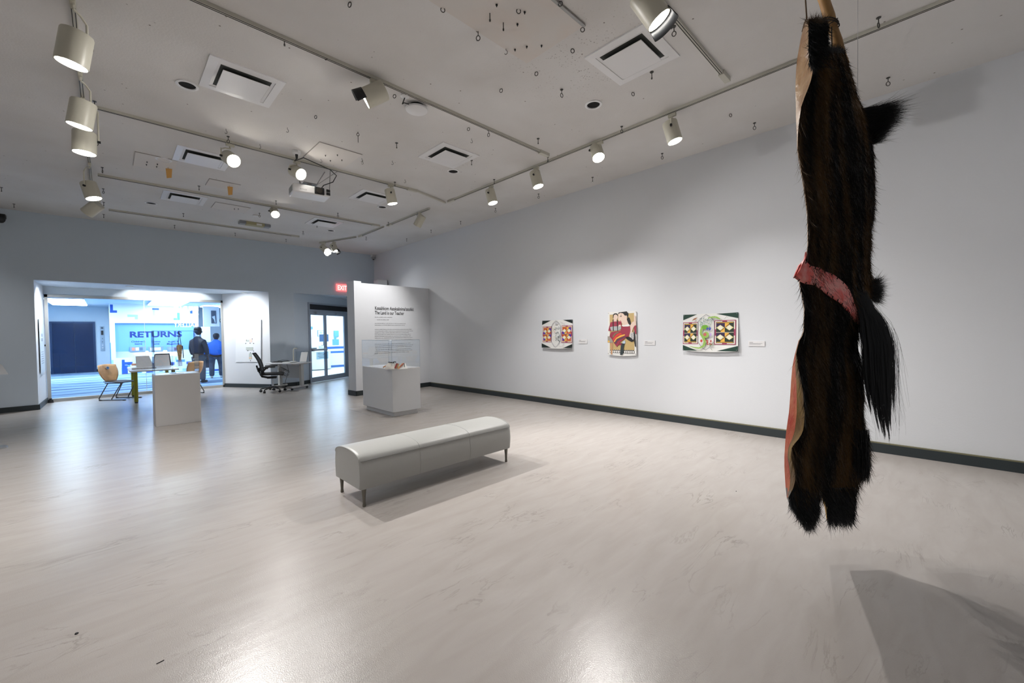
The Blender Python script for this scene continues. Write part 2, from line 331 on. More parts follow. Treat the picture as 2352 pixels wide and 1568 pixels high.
# window_1: aluminium frame and two panes
alum = mat('aluminium', (.50, .51, .50), .4, .6)
wf = thing('window_1', '', 'window', (0, Y2, 0)); del wf['label']; del wf['category']; struct(wf)
WX0, WX1, WT = BX0+.03, SRx+.0, 2.56
b = MB(); b.box(WX0, Y2-.03, 0, WX0+.06, Y2+.04, WT); b.box(WX1-.05, Y2-.03, 0, WX1, Y2+.04, WT); b.box(WX0, Y2-.03, WT-.07, WX1, Y2+.04, WT); b.box(WX0, Y2-.03, 0, WX1, Y2+.05, .07)
b.build('window_frame', alum, wf, bevel=.004)
xm = pt(334, 800, 1, Y2).x
for i, (x0, x1) in enumerate(((WX0+.06, xm-.004), (xm+.004, WX1-.05))):
    b = MB(); b.box(x0, Y2+.0, .07, x1, Y2+.01, WT-.07); b.build('pane', pane_m, wf)
b = MB(); b.box(xm-.004, Y2-.002, .07, xm+.004, Y2+.012, WT-.07); b.build('pane_joint', mat('joint_clear', (.85, .92, .97), .3), wf)
lett = mat('white_letter_vinyl', (.9, .95, .97), .6, emit=(.8, .93, 1), es=.15)  # faint glow put into the letters to brighten them
for s, y, xe in (('BUILD UP', 714, 401), ('THE', 731, 434), ('GALLERY', 750.5, 399)):
    q = pt(456.5, y, 1, Y2-.006); text('window_lettering', s, .185, q, (-1, 0, 0), (0, 0, 1), lett, wf, bold=.004, width=q.x-pt(xe, y, 1, Y2-.006).x)
b = MB(); b.cyl((BX0+.09, Y2-.22, .0), (BX0+.09, Y2-.22, .07), .05, .04); b.cyl((BX0+.09, Y2-.22, .07), (BX0+.09, Y2-.22, .1), .02, .025)
tag(b.build('door_stop', black), 'small dark metal stop on the floor at the left corner of the window', 'door stop')

# round downlights in the bay soffit, with unseen spots lighting the bay walls
for (px, py, nm) in ((298, 658, 'left'), (560, 672, 'right')):
    q = pt(px, py, 2, OZ-.01); b = MB(); b.mi = 0; b.lathe([(.07, .01), (.075, 0), (.055, -.006)], 20, (q.x, q.y, OZ-.012)); b.mi = 1; b.lathe([(.05, 0), (.0001, -.002)], 20, (q.x, q.y, OZ-.014))
    tag(b.build('recessed_downlight', [white_p, lens]), 'small lit round downlight in the window bay soffit, %s one' % nm, 'ceiling light')
for bx in (.62, 1.0, 1.38, 1.75): spot('bay_beam', (bx, Y2-.5, OZ-.02), (bx, Y2-.0, 2.25), 16, 110, .3, .04, (1, .98, .95))
spot('bay_beam', (2.0, 13.45, OZ-.02), (2.85, 13.9, 1.3), 150, 125, .8, .05, (.95, .98, 1))
spot('bay_beam', (-.6, 13.6, OZ-.02), (-1.1, 14.1, 1.2), 110, 125, .8, .05, (.95, .98, 1))

# door_1: glass double door in the angled wall
dr1 = thing('door_1', '', 'door', ang(dl, 0), math.atan2(AD.y, AD.x)); del dr1['label']; del dr1['category']; struct(dr1)
W_ = dr-dl; dblue = mat('door_aluminium', (.42, .46, .52), .4, .6)
def lb(b, s0, s1, z0, z1, y0=-.04, y1=.04): b.box(s0, y0, z0, s1, y1, z1); return b
LT = 2.235
b = MB(); lb(b, 0, .05, 0, 2.52); lb(b, W_-.05, W_, 0, 2.52); lb(b, .05, W_-.05, 2.47, 2.52); lb(b, .05, W_-.05, LT, LT+.07); b.build('door_frame', dblue, dr1, world=False, bevel=.004)
b = MB(); lb(b, .05, W_-.05, LT+.07, 2.47, -.01, .01); b.build('transom_panel', black, dr1, world=False)
mid = (onang(748, 800)-A1).dot(AD)-dl; sd = W_-.22
for nm, s0, s1 in (('door_leaf', .05, mid), ('door_leaf', mid, sd)):
    b = MB(); lb(b, s0, s0+.045, 0.01, LT, -.025, .025); lb(b, s1-.06, s1, .01, LT, -.025, .025); lb(b, s0+.045, s1-.06, LT-.1, LT, -.025, .025); lb(b, s0+.045, s1-.06, .01, .17, -.025, .025)
    lf = b.build(nm, dblue, dr1, world=False, bevel=.003)
    b = MB(); lb(b, s0+.045, s1-.06, .17, LT-.1, -.004, .004); b.build('pane', pane_m, lf, world=False)
    b = MB(); lb(b, s0+.03, s1-.03, 1.0, 1.06, -.10, -.06); lb(b, s0+.04, s0+.09, .99, 1.07, -.1, -.02); lb(b, s1-.09, s1-.04, .99, 1.07, -.1, -.02)
    if s0 < .1: b.build('push_bar', chrome, lf, world=False, bevel=.004)
b = MB(); lb(b, sd, W_-.05, .01, LT, -.012, .012); b.build('side_strip', dblue, dr1, world=False)
b = MB(); lb(b, .3, .72, LT-.07, LT+.0, -.09, -.03); b.build('door_closer', dblue, dr1, world=False, bevel=.005)
b = MB(); lb(b, W_-.75, W_-.35, LT-.07, LT+.0, -.09, -.03); b.build('door_closer', dblue, dr1, world=False, bevel=.005)
b = MB(); lb(b, .3, .85, .72, .95, -.035, -.028); nt_ = b.build('door_notice', glass('notice_film', (.66, .80, .90), .08), dr1, world=False)
b = MB()
for k in range(4): lb(b, .36+.03*(k % 2), .78-.04*k, .90-.045*k, .905-.045*k+.008, -.038, -.036)
b.build('notice_print', mat('grey_ink', (.25, .3, .38), .7), nt_, world=False)

# EXIT sign on the far wall
ex = thing('exit_sign', 'red glowing EXIT sign on the wall above the glass doors', 'exit sign', (5.39, D, 2.9))
b = MB(); b.box(5.22, D-.05, 2.89, 5.56, D, 3.11); b.build('sign_case', mat('exit_red', (.8, .1, .1), .5, emit=(1, .12, .12), es=1.6), ex, bevel=.006)
text('sign_lettering', 'EXIT', .2, (5.245, D-.052, 2.925), (1, 0, 0), (0, 0, 1), mat('exit_glow', (1, .5, .5), .5, emit=(1, .42, .4), es=1.6), ex, sx=.72, bold=.004)

# ------------------------------------------------------------------ lobby and reception beyond the glass
b = MB(); b.box(-7, 14.8, -.05, 4.3, LOBY, 0); struct(b.build('floor_lobby', carpet_mat()))
rf = mat('reception_floor', (.75, .82, .88), .35); b = MB(); b.poly([(4.3, 13.6, -.004), (14, 13.6, -.004), (14, 24, -.004), (4.3, 24, -.004)]); struct(b.build('floor_reception', rf))
b = MB(); b.box(-7, 14.85, LOBH, 14, LOBY, LOBH+.05); struct(b.build('ceiling_lobby', mat('lobby_ceiling', (.6, .72, .84), .7)))
b = MB(); b.box(-7, 26.5, 0, .05, 26.6, LOBH); struct(b.build('wall_elevator', cool_w))
b = MB(); b.box(-7.1, 14.8, 0, -7, LOBY, LOBH); b.box(4.3, 14.0, 0, 4.4, LOBY, LOBH); struct(b.build('wall_lobby', cool_w))
b = MB(); b.box(-7, 14.85, 0, BX0-.1, 14.95, LOBH); b.box(SRx+.03, 14.85, 0, 4.3, 14.95, LOBH); struct(b.build('wall_lobby_front', cool_w))
b = MB(); b.box(2.96, 25.0, 0, 4.3, 25.1, LOBH); struct(b.build('wall_lobby_side', mat('lobby_grey', (.22, .28, .36), .7)))
bb('baseboard_lobby', [((-7, 26.5), (-1.75, 26.5)), ((-.43, 26.5), (.05, 26.5)), ((2.96, 25.0), (4.3, 25.0))], .13)
b = MB(); b.box(4.4, 21.6, 0, 14, 21.7, LOBH); struct(b.build('wall_reception', mat('reception_paint', (.80, .86, .92), .7)))
b = MB(); b.box(13, 13.6, 0, 13.1, 21.7, LOBH); struct(b.build('wall_reception_right', cool_w))
b = MB(); b.box(6.62, 15.2, 0, 13, 15.3, LOBH); struct(b.build('wall_reception_front', cool_w))

# elevator
ev = thing('elevator', 'dark blue two-leaf elevator door in the far lobby wall', 'elevator', (-1.08, 26.5, 0))
edark = mat('elevator_frame', (.02, .05, .12), .4, .4); eblue = mat('elevator_blue', (.006, .026, .085), .22, .2)
b = MB(); b.box(-1.78, 26.42, 0, -1.71, 26.5, 2.26); b.box(-.47, 26.42, 0, -.40, 26.5, 2.26); b.box(-1.71, 26.42, 2.19, -.47, 26.5, 2.26); b.build('door_frame', edark, ev)
b = MB(); b.box(-1.71, 26.46, .0, -1.05, 26.49, 2.19); b.build('elevator_leaf', eblue, ev)
b = MB(); b.box(-1.045, 26.44, .0, -.47, 26.47, 2.19); b.build('elevator_leaf', eblue, ev)
cp = thing('elevator_call_panel', 'tall steel call panel with round buttons right of the elevator', 'control panel', (-.19, 26.5, .9))
b = MB(); b.box(-.25, 26.47, .93, -.11, 26.5, 2.06); b.build('panel_plate', mat('panel_steel', (.42, .5, .58), .35, .5), cp, bevel=.004)
b = MB(); b.box(-.22, 26.46, 1.66, -.14, 26.47, 1.86); b.build('floor_display', black, cp)
b = MB()
for z in (1.98,): b.cyl((-.18, 26.47, z), (-.18, 26.455, z), .045, n=16)
b.build('speaker_grille', mat('grille_grey', (.1, .13, .17), .5), cp)
for z in (1.08, 1.2, 1.35, 1.5): b = MB(); b.cyl((-.18, 26.47, z), (-.18, 26.45, z), .03 if z < 1.3 else .015, n=14); b.build('call_button', white_p if z < 1.3 else dark, cp)

# returns wall
ry = 23.4
rt = thing('book_returns_wall', 'white lobby wall block with blue RETURNS panel and pixel pattern', 'book return', (1.5, ry, 0))
R0 = pt(263.5, 742, 1, ry); R1 = pt(448, 814.8, 1, ry); RX0, RX1, RZ1, RZ0 = .215, 2.84, 2.12, .695
b = MB()
b.box(.06, ry, 0, RX0, ry+1.5, LOBH); b.box(RX1, ry, 0, 2.96, ry+1.5, LOBH); b.box(RX0, ry, RZ1, RX1, ry+1.5, LOBH); b.box(RX0, ry, 0, RX1, ry+1.5, RZ0); b.box(.06, ry+1.5, 0, 2.96, 26.5, LOBH)
b.build('wall_block', mat('returns_white', (.84, .90, .92), .5), rt)
b = MB(); b.box(RX0, ry+.12, RZ0+.25, RX1, ry+.15, RZ1); b.build('blue_panel', mat('returns_blue', (.20, .44, .88), .5), rt)
b = MB(); b.prism([(RX0, ry+.0, RZ0), (RX0, ry+.12, RZ0+.25), (RX0, ry+.12, RZ0)], (RX1-RX0, 0, 0)); b.build('steel_shelf', steel, rt)
text('sign_lettering', 'RETURNS', .34, (.64, ry+.118, 1.53), (1, 0, 0), (0, 0, 1), mat('sign_navy', (.003, .03, .22), .5), rt, bold=.012, width=1.71)
for px, s in ((318, "Children's\nitems"), (358, 'Fiction\nitems'), (398, 'Audio &\nMagazines')):
    q = pt(px, 786, 1, ry+.118); text('slot_caption', s, .10, (q.x, q.y, q.z), (1, 0, 0), (0, 0, 1), mat('sign_navy', (.003, .03, .22), .5), rt, sx=1.1, bold=.002, align='CENTER')
for px, cs in ((316, [(.75, .3, .2), (.9, .9, .9), (.12, .2, .3)]), (358, [(.9, .93, .95)]), (400, [(.35, .4, .45), (.12, .08, .14)])):
    q = pt(px, 801, 1, ry+.1)
    b = MB(); b.box(q.x-.24, ry+.08, q.z-.12, q.x+.24, ry+.12, q.z+.1); sl = b.build('return_slot', mat('slot_frame', (.30, .40, .50), .4, .3), rt)
    for i, c in enumerate(cs):
        wd = .36/len(cs); b = MB(); b.box(q.x-.18+i*wd, ry+.075, q.z-.07, q.x-.18+(i+1)*wd-.02, ry+.082, q.z+.06); b.build('slot_filling', mat('slot_c%d%d' % (px, i), c, .5), sl)
def rpix(x0, y0, x1, y1): # rectangle in the first close view of the wall (photo = 220 + X/6.03, 680 + Y/6.03)
    a = pt(220+x0/6.03, 680+y0/6.03, 1, ry-.004); c = pt(220+x1/6.03, 680+y1/6.03, 1, ry-.004); return a, c
pix = {'deep': [(195, 115, 240, 230), (195, 195, 295, 230), (780, 165, 876, 192), (360, 880, 403, 960), (360, 915, 510, 945), (360, 960, 445, 1075), (960, 852, 1005, 950), (1000, 915, 1090, 950), (1255, 905, 1370, 935), (1320, 935, 1370, 1010), (1260, 975, 1340, 1005), (1305, 195, 1340, 240), (700, 1040, 800, 1075), (360, 1075, 520, 1100)],
       'mid': [(195, 645, 218, 945), (1125, 230, 1165, 330), (1075, 302, 1125, 330), (1110, 880, 1235, 905), (440, 940, 480, 975), (880, 1000, 930, 1040), (560, 1020, 640, 1060)],
       'pale': [(437, 255, 585, 288), (540, 288, 585, 322), (785, 192, 825, 272), (220, 885, 245, 945), (355, 990, 410, 1070), (1100, 845, 1125, 885), (640, 880, 700, 920), (1200, 1000, 1260, 1040)]}
for k, m_ in (('deep', blue_d), ('mid', blue_m), ('pale', blue_l)):
    b = MB()
    for i, r in enumerate(pix[k]):
        a, c = rpix(*r); e = .001*(i % 4); b.box(a.x, ry-.006-e, max(.02, c.z), c.x, ry, a.z)
    b.build('pixel_pattern', m_, rt)
# right part of the lobby: sign frame, clock, cabinets
Yr = 21.5
def rr(px0, py0, px1, py1, Y=Yr): a = pt(px0, py0, 1, Y); c = pt(px1, py1, 1, Y); return a.x, c.x, c.z, a.z
fr = thing('hanging_sign_frame', 'white boxy frame with dark picture hanging in the lobby right of RETURNS', 'sign', pt(485, 727, 1, Yr))
x0, x1, z0, z1 = rr(466, 703, 504.5, 749.5)
b = MB(); b.box(x0, Yr, z0, x1, Yr+.1, min(z1, LOBH)); b.build('sign_board', white_p, fr, bevel=.004)
x0, x1, z0, z1 = rr(484.5, 713, 497, 742.5); b = MB(); b.box(x0, Yr-.02, z0, x1, Yr, z1); pc = b.build('picture', mat('dark_picture', (.06, .08, .12), .5), fr)
b = MB(); b.add([(x0+.12, Yr-.024, z0+.03), (x1-.03, Yr-.024, z0+.03), (x1-.05, Yr-.024, z0+.33), (x1-.16, Yr-.024, z0+.28), (x0+.1, Yr-.024, z0+.15)], [(0, 1, 2, 3, 4)]); b.build('picture_figure', mat('pale_figure', (.6, .68, .75), .6), pc)
ck = thing('wall_clock', 'round white wall clock with dark rim at the lobby right edge', 'clock', pt(512, 736, 1, 24.9))
q = pt(512, 736, 1, 24.98); b = MB(); b.tube([(q.x+.13*math.cos(a), q.y-.03, q.z+.13*math.sin(a)) for a in np.linspace(0, 2*PI, 24, endpoint=False)], .02, 8, closed=True); b.build('clock_rim', black, ck)
b = MB(); b.cyl((q.x, q.y, q.z), (q.x, q.y-.02, q.z), .12, n=24); fc = b.build('clock_face', paper, ck)
b = MB(); b.bar((q.x, q.y-.024, q.z), (q.x+.05, q.y-.024, q.z+.05), .012, .004); b.bar((q.x, q.y-.024, q.z), (q.x-.02, q.y-.024, q.z+.09), .008, .004); b.build('clock_hands', black, fc)
x0, x1, z0, z1 = rr(464, 750, 484, 785, 22.6); cb = thing('kiosk_cabinet', 'white lobby cabinet with dark base box behind the people', 'cabinet', ((x0+x1)/2, 22.6, 0))
b = MB(); b.box(x0, 22.6, z0, x1, 22.9, z1); b.build('upper_cabinet', white_p, cb, bevel=.005)
b = MB(); b.box(x0, 22.55, z0-.9, x1+.02, 22.9, z0-.02); b.build('dark_body', mat('dark_navy', (.02, .035, .07), .5), cb)
b = MB(); b.box(x0, 22.6, 0, x1, 22.88, z0-.9); b.build('lower_cabinet', white_p, cb)
x0, x1, z0, z1 = rr(486, 806, 515, 812, 22.0); q = thing('lobby_counter', 'white low counter at the lobby right edge behind blue coat', 'counter', ((x0+x1)/2, 22, 0))
b = MB(); b.box(x0, 22, .85, x1+.5, 22.6, .9); b.build('counter_top', white_l, q)
b = MB(); b.box(x0+.05, 22.05, 0.08, x1+.45, 22.55, .85); b.build('counter_body', white_p, q)
b = MB(); b.box(x0+.08, 22.07, 0, x1+.4, 22.5, .08); b.build('plinth', blue_d, q)
# fluorescent ceiling fixtures of the lobby
for (cx, cy, wd, ln, lab) in ((-1.05, 22.6, 1.0, 3.6, 'long glowing white ceiling light nearest the elevator'), (1.75, 21.4, 1.1, 3.2, 'long glowing white ceiling light before the RETURNS wall')):
    t = thing('lobby_ceiling_light', lab, 'ceiling light', (cx, cy, LOBH))
    b = MB(); b.box(cx-wd/2, cy-ln/2, LOBH-.05, cx+wd/2, cy+ln/2, LOBH); b.build('light_housing', white_p, t, bevel=.01)
    b = MB(); b.box(cx-wd/2+.03, cy-ln/2+.03, LOBH-.07, cx+wd/2-.03, cy+ln/2-.03, LOBH-.051); b.build('diffuser', lobby_em, t)
for (cx, cy) in ((-4, 18), (1.5, 17.0), (7.2, 17.4), (9.2, 18.5), (3.6, 22.8), (6.4, 19.6), (8.6, 20.6), (5.6, 15.9)):  # fixtures ending this list are added, unseen, to brighten the reception
    t = thing('lobby_ceiling_light', {(-4, 18): 'ceiling light at the far left of the lobby', (1.5, 17.0): 'lobby ceiling light just behind the window head', (7.2, 17.4): 'ceiling light over the reception desk', (9.2, 18.5): 'ceiling light at the right of the reception', (6.4, 19.6): 'added unseen ceiling light before the reception counter', (8.6, 20.6): 'added unseen ceiling light over the reception counter back', (5.6, 15.9): 'added unseen ceiling light just inside the glass doors', (3.6, 22.8): 'ceiling light above the lobby cabinets'}[(cx, cy)], 'ceiling light', (cx, cy, LOBH))
    b = MB(); b.box(cx-.6, cy-.6, LOBH-.04, cx+.6, cy+.6, LOBH); b.build('light_housing', white_p, t)
    b = MB(); b.box(cx-.56, cy-.56, LOBH-.06, cx+.56, cy+.56, LOBH-.041); b.build('diffuser', lobby_em, t)

# reception furniture behind the glass door
rc = thing('reception_counter', 'white reception counter with two blue stripes behind the right door leaf', 'counter', (8.0, 19.5, 0))
b = MB(); b.box(7.05, 19.5, .1, 9.6, 20.2, .98); b.build('counter_body', white_p, rc)
b = MB(); b.box(7.0, 19.45, .98, 9.65, 20.25, 1.02); b.build('counter_top', white_l, rc)
for z in (.86, .66): b = MB(); b.box(7.05, 19.49, z, 9.6, 19.5, z+.09); b.build('stripe', mat('stripe_blue', (.04, .15, .62), .5), rc)
b = MB(); b.box(7.07, 19.53, 0, 9.5, 20.1, .1); b.build('plinth', mat('plinth_blue', (.05, .16, .45), .5), rc)
c = pt(725, 848, 2, 0); rd = thing('reception_desk', 'pale rounded wooden desk drum behind the left door leaf', 'desk', c)
b = MB(); b.lathe([(.62, .03), (.62, .78), (.64, .78), (.64, .82), (.0001, .82)], 32); b.build('desk_drum', mat('pale_wood', (.72, .66, .54), .5), rd, world=False, smooth=True)
mo = thing('computer_monitor', 'dark computer monitor on the reception counter', 'monitor', (7.15, 19.8, 1.02))
b = MB(); b.cyl((0, 0, 0), (0, 0, .02), .12); b.cyl((0, 0, .02), (0, 0, .25), .025); b.build('stand', black, mo, world=False)
b = MB(); b.box(-.28, -.03, .18, .28, .0, .52); b.build('screen', mat('screen_blue', (.05, .1, .2), .3), mo, world=False, bevel=.006)
mo.rotation_euler.z = .5
pr = thing('printer', 'white printer with dark tray slot on the reception desk left', 'printer', (c.x-.2, c.y, .82))
b = MB(); b.box(-.25, -.2, 0, .25, .2, .26); b.build('printer_body', white_p, pr, world=False, bevel=.015)
b = MB(); b.box(-.2, -.21, .08, .2, -.195, .13); b.build('paper_tray', black, pr, world=False)
b = MB(); b.box(-.16, .05, .26, .18, .12, .55); b.build('paper_stack', paper, pr, world=False)
pf = thing('framed_picture', 'pale framed picture on the reception back wall', 'picture', pt(737, 765, 1, 21.6))
a = pt(729, 758, 1, 21.59); c = pt(750, 772, 1, 21.59)
b = MB(); b.box(a.x, 21.56, c.z, c.x, 21.6, a.z); b.build('frame', mat('frame_blue', (.3, .4, .5), .5), pf)
b = MB(); b.box(a.x+.03, 21.55, c.z+.03, c.x-.03, 21.56, a.z-.03); b.build('print', paper, pf)
b = MB()
for i in range(2): b.box(a.x+.09+i*.17, 21.545, c.z+.13, a.x+.22+i*.17, 21.55, a.z-.06)
b.build('print_image', blue_l, pf)
a = pt(766, 759, 1, 21.59); c = pt(777, 773, 1, 21.59)
b = MB(); b.box(a.x, 21.5, c.z, c.x, 21.6, a.z); tag(b.build('wall_dispenser', blue_m, bevel=.02), 'blue wall box above the reception counter, right leaf', 'dispenser')
b = MB(); q = pt(772, 788, 1, 19.7); b.box(q.x-.12, 19.65, 1.02, q.x+.12, 19.85, 1.3); b.box(q.x-.06, 19.7, 1.3, q.x+.02, 19.8, 1.42); tag(b.build('desk_phone_box', blue_m, bevel=.01), 'blue box standing on the reception counter under the wall box', 'box')
a = pt(709, 750, 1, 21.59); c = pt(718, 756, 1, 21.59); b = MB(); b.box(a.x, 21.57, c.z, c.x, 21.6, a.z); tag(b.build('wall_sign', blue_m), 'small blue sign high on the reception wall at the left', 'sign')

# ------------------------------------------------------------------ people in the lobby
skinm = mat('skin_dark', (.10, .065, .055), .6); hairm = mat('hair_black', (.01, .012, .02), .6)
def head(parent, c, r, face_dir, hair=True):
    b = MB(); c = Vector(c)
    prof = [(.0001, -1.25), (.45, -1.15), (.68, -.85), (.82, -.4), (.92, .1), (.9, .55), (.7, .95), (.35, 1.15), (.0001, 1.2)]
    b.lathe([(x*r, z*r) for x, z in prof], 20, c)
    f = Vector(face_dir).normalized(); s = f.cross(Vector((0, 0, 1)))
    b.tube([c+f*r*.85+Vector((0, 0, r*.15)), c+f*r*1.12-Vector((0, 0, r*.25)), c+f*r*.85-Vector((0, 0, r*.35))], [r*.08, r*.16, r*.1], 8)
    for k in (-1, 1):
        b.tube([c+s*k*r*.88+Vector((0, 0, r*.2)), c+s*k*r*.98-Vector((0, 0, r*.1)), c+s*k*r*.86-Vector((0, 0, r*.35))], [r*.1, r*.14, r*.06], 8)
    h = b.build('head', skinm, parent, world=False, smooth=True)
    for k in (-1, 1):
        b = MB(); b.lathe([(.0001, -r*.09), (r*.1, 0), (.0001, r*.09)], 10, c+f*r*.84+s*k*r*.33+Vector((0, 0, r*.05))); b.build('eye', black, h, world=False)
    b = MB(); b.bar(c+f*r*.86-s*r*.22-Vector((0, 0, r*.55)), c+f*r*.86+s*r*.22-Vector((0, 0, r*.55)), r*.08, r*.1); b.build('mouth', mat('lips', (.16, .06, .05), .6), h, world=False)
    b = MB(); hc = c-f*r*.16+Vector((0, 0, r*.18))
    b.lathe([(r*.82, -.75*r), (r*1.0, -.3*r), (r*1.05, .2*r), (r*.98, .65*r), (r*.72, 1.0*r), (r*.3, 1.15*r), (.0001, 1.17*r)], 20, hc); b.build('hair', hairm, h, world=False, smooth=True)
# person in the blue coat, seen from behind, carrying a dark bag
pb = thing('person', 'person in bright blue coat and dark trousers seen from behind with a bag', 'person', (2.80, 18.3, 0), -.15)
jeans = mat('dark_jeans', (.025, .045, .085), .8, var=(.05, .08, .13), vs=8); coat = mat('blue_coat', (.02, .16, .72), .6, bump=9, bs=.5); shoe = mat('pale_shoes', (.5, .5, .5), .6)
skin('body', [[(0, 0, .86, .12), (0, 0, 1.1, .13), (0, .02, 1.28, .1), (0, .05, 1.38, .05)], [(0, 0, .86, .12), (-.12, 0, .78, .09), (-.13, .0, .45, .06), (-.13, 0, .1, .04)], [(0, 0, .86, .12), (.12, 0, .78, .09), (.14, .0, .45, .06), (.14, 0, .1, .04)],
              [(0, .02, 1.28, .1), (-.22, .0, 1.24, .05), (-.30, .02, 1.0, .04), (-.33, .12, .86, .035), (-.34, .16, .80, .03)], [(0, .02, 1.28, .1), (.22, 0, 1.24, .05), (.29, .05, 1.0, .04), (.20, .25, .95, .03)]], skinm, pb)
skin('trousers', [[(0, 0, .9, .17), (-.12, 0, .74, .12), (-.135, .02, .45, .09), (-.14, 0, .05, .085)], [(0, 0, .9, .17), (.12, 0, .74, .12), (.145, .02, .45, .09), (.15, 0, .05, .085)]], jeans, pb)
skin('coat', [[(0, 0, .80, .235), (0, 0, .98, .215), (0, 0, 1.16, .21), (0, .03, 1.32, .15), (0, .06, 1.40, .08)], [(0, 0, 1.16, .21), (-.22, .0, 1.20, .10), (-.31, .02, 1.0, .075), (-.34, .1, .88, .06)], [(0, 0, 1.16, .21), (.22, 0, 1.20, .10), (.31, .04, 1.0, .075), (.24, .2, .95, .06)]], coat, pb, sub=2)
for s in (-1, 1): skin('shoe', [[(s*.14, -.06, .045, .045), (s*.145, .06, .045, .05), (s*.15, .16, .035, .035)]], shoe, pb)
head(pb, (.02, .12, 1.50), .095, (0, 1, -.3))
for k in range(4): skin('finger', [[(-.345+.012*k, .165, .80, .011), (-.35+.014*k, .18, .755, .010), (-.34+.012*k, .2, .73, .009)]], skinm, pb)
skin('thumb', [[(-.32, .14, .81, .012), (-.31, .12, .775, .011), (-.318, .125, .75, .009)]], skinm, pb)
bg = thing('shopping_bag', 'dark blue carrier bag held by the person in the blue coat', 'bag', (2.42, 18.5, .38))
b = MB(); b.grid([[(x*(1+.1*z), y*(1-.3*z)*.1+.0, z*.34) for x, y in ((-.24, -1), (-.08, -1.3), (.08, -1.3), (.24, -1), (.24, 1), (.08, 1.2), (-.08, 1.2), (-.24, 1))] for z in (0, .3, .7, 1)], closed=True); b.poly([(-.24, -.1, 0), (.24, -.1, 0), (.24, .1, 0), (-.24, .1, 0)])
b.build('bag_body', mat('bag_navy', (.012, .03, .06), .6), bg, world=False, smooth=True)
b = MB(); b.tube([(-.1, 0, .34), (-.04, 0, .42), (.04, 0, .42), (.1, 0, .34)], .01); b.build('handle', white_p, bg, world=False)
# person in the dark jacket behind the display case
q = pt(456, 870, 2, 0)
pk = thing('person', 'person in dark jacket and grey trousers turned to the right, behind the slim display case', 'person', (pt(455, 800, 1, 16.9).x, 16.9, 0), -.9)
jk = mat('dark_jacket', (.03, .035, .055), .7); pale = mat('grey_trousers', (.10, .11, .13), .8)
skin('body', [[(0, 0, .92, .12), (0, 0, 1.2, .13), (0, 0, 1.42, .1), (0, .01, 1.53, .05)], [(0, 0, .92, .12), (-.1, 0, .85, .09), (-.11, .0, .5, .06), (-.11, 0, .1, .04)], [(0, 0, .92, .12), (.1, 0, .85, .09), (.12, .0, .5, .06), (.12, 0, .1, .04)],
              [(0, 0, 1.42, .1), (-.2, .0, 1.38, .05), (-.25, .02, 1.12, .04), (-.24, .08, .88, .035), (-.24, .1, .82, .03)], [(0, 0, 1.42, .1), (.2, 0, 1.38, .05), (.25, .02, 1.12, .04), (.25, .08, .88, .03), (.25, .1, .82, .03)]], skinm, pk)
skin('trousers', [[(0, 0, .95, .16), (-.1, 0, .8, .12), (-.12, .02, .5, .09), (-.13, 0, .05, .08)], [(0, 0, .95, .16), (.1, 0, .8, .12), (.13, .02, .5, .09), (.14, 0, .05, .08)]], pale, pk)
skin('jacket', [[(0, 0, .88, .19), (0, 0, 1.08, .18), (0, 0, 1.3, .19), (0, 0, 1.46, .12), (0, .01, 1.53, .07)], [(0, 0, 1.3, .19), (-.21, .0, 1.34, .09), (-.28, .02, 1.1, .07), (-.27, .07, .9, .055)], [(0, 0, 1.3, .19), (.21, 0, 1.34, .09), (.28, .02, 1.1, .07), (.27, .07, .9, .055)]], jk, pk, sub=2)
for s in (-1, 1):
    skin('shoe', [[(s*.12, -.06, .045, .045), (s*.13, .06, .045, .05), (s*.14, .18, .035, .035)]], black, pk)
    for k in range(4): skin('finger', [[(s*.24+.012*(k-1.5), .1, .82, .011), (s*.24+.013*(k-1.5), .115, .77, .010), (s*.24+.012*(k-1.5), .12, .735, .009)]], skinm, pk)
    skin('thumb', [[(s*.225, .12, .84, .012), (s*.215, .14, .80, .010), (s*.22, .145, .775, .009)]], skinm, pk)
head(pk, (0, .03, 1.69), .105, (1, .25, -.1))

# ================================================================== CEILING FITTINGS
TX = 5.0
tracks = [('ceiling light track nearest the camera, running to the right wall', (3.15, 1.57), (4.83, 1.57), None),
          ('long pale ceiling track left of the two largest vents on the right', (.3, 4.1), (4.83, 4.1), None),
          ('pale ceiling track carrying the two brightest lamps', (-.02, 6.78), (4.2, 6.78), None),
          ('pale ceiling track behind the projector', (-.05, 9.54), (4.84, 9.54), None),
          ('short pale ceiling track nearest the far wall', (.08, 11.97), (3.75, 11.97), None),
          ('long ceiling track running beside the right wall', (TX, -3.2), (TX, 6.9), None),
          ('far ceiling track beside the right wall, with the unlit lamp', (TX-.03, 7.55), (TX-.03, 9.4), None),
          ('short ceiling track piece past the unlit lamp', (TX-.05, 9.55), (TX-.05, 10.95), None),
          ('left ceiling track with five lamps in a row', (-.13, -1), (-.13, 10.55), None)]
def track(lab, a, c):
    t = thing('light_track', lab, 'light track', (a[0], a[1], H))
    A = Vector((*a, H)); B = Vector((*c, H)); d = (B-A).normalized(); n = Vector((d.y, -d.x, 0)); z = Vector((0, 0, 1))
    b = MB(); b.bar(A-z*.016, B-z*.016, .036, .032); b.build('rail', trackm, t)
    b = MB(); b.bar(A+n*.009-z*.0335, B+n*.009-z*.0335, .005, .003); b.bar(A-n*.011-z*.0335, B-n*.011-z*.0335, .005, .003); b.build('conductor_slot', dark, t)
    b = MB(); b.bar(B-d*.2-z*.02, B-z*.02, .06, .05); b.build('feed_box', trackm, t, bevel=.004)
    return t
for lab, a, c, _ in tracks: track(lab, a, c)
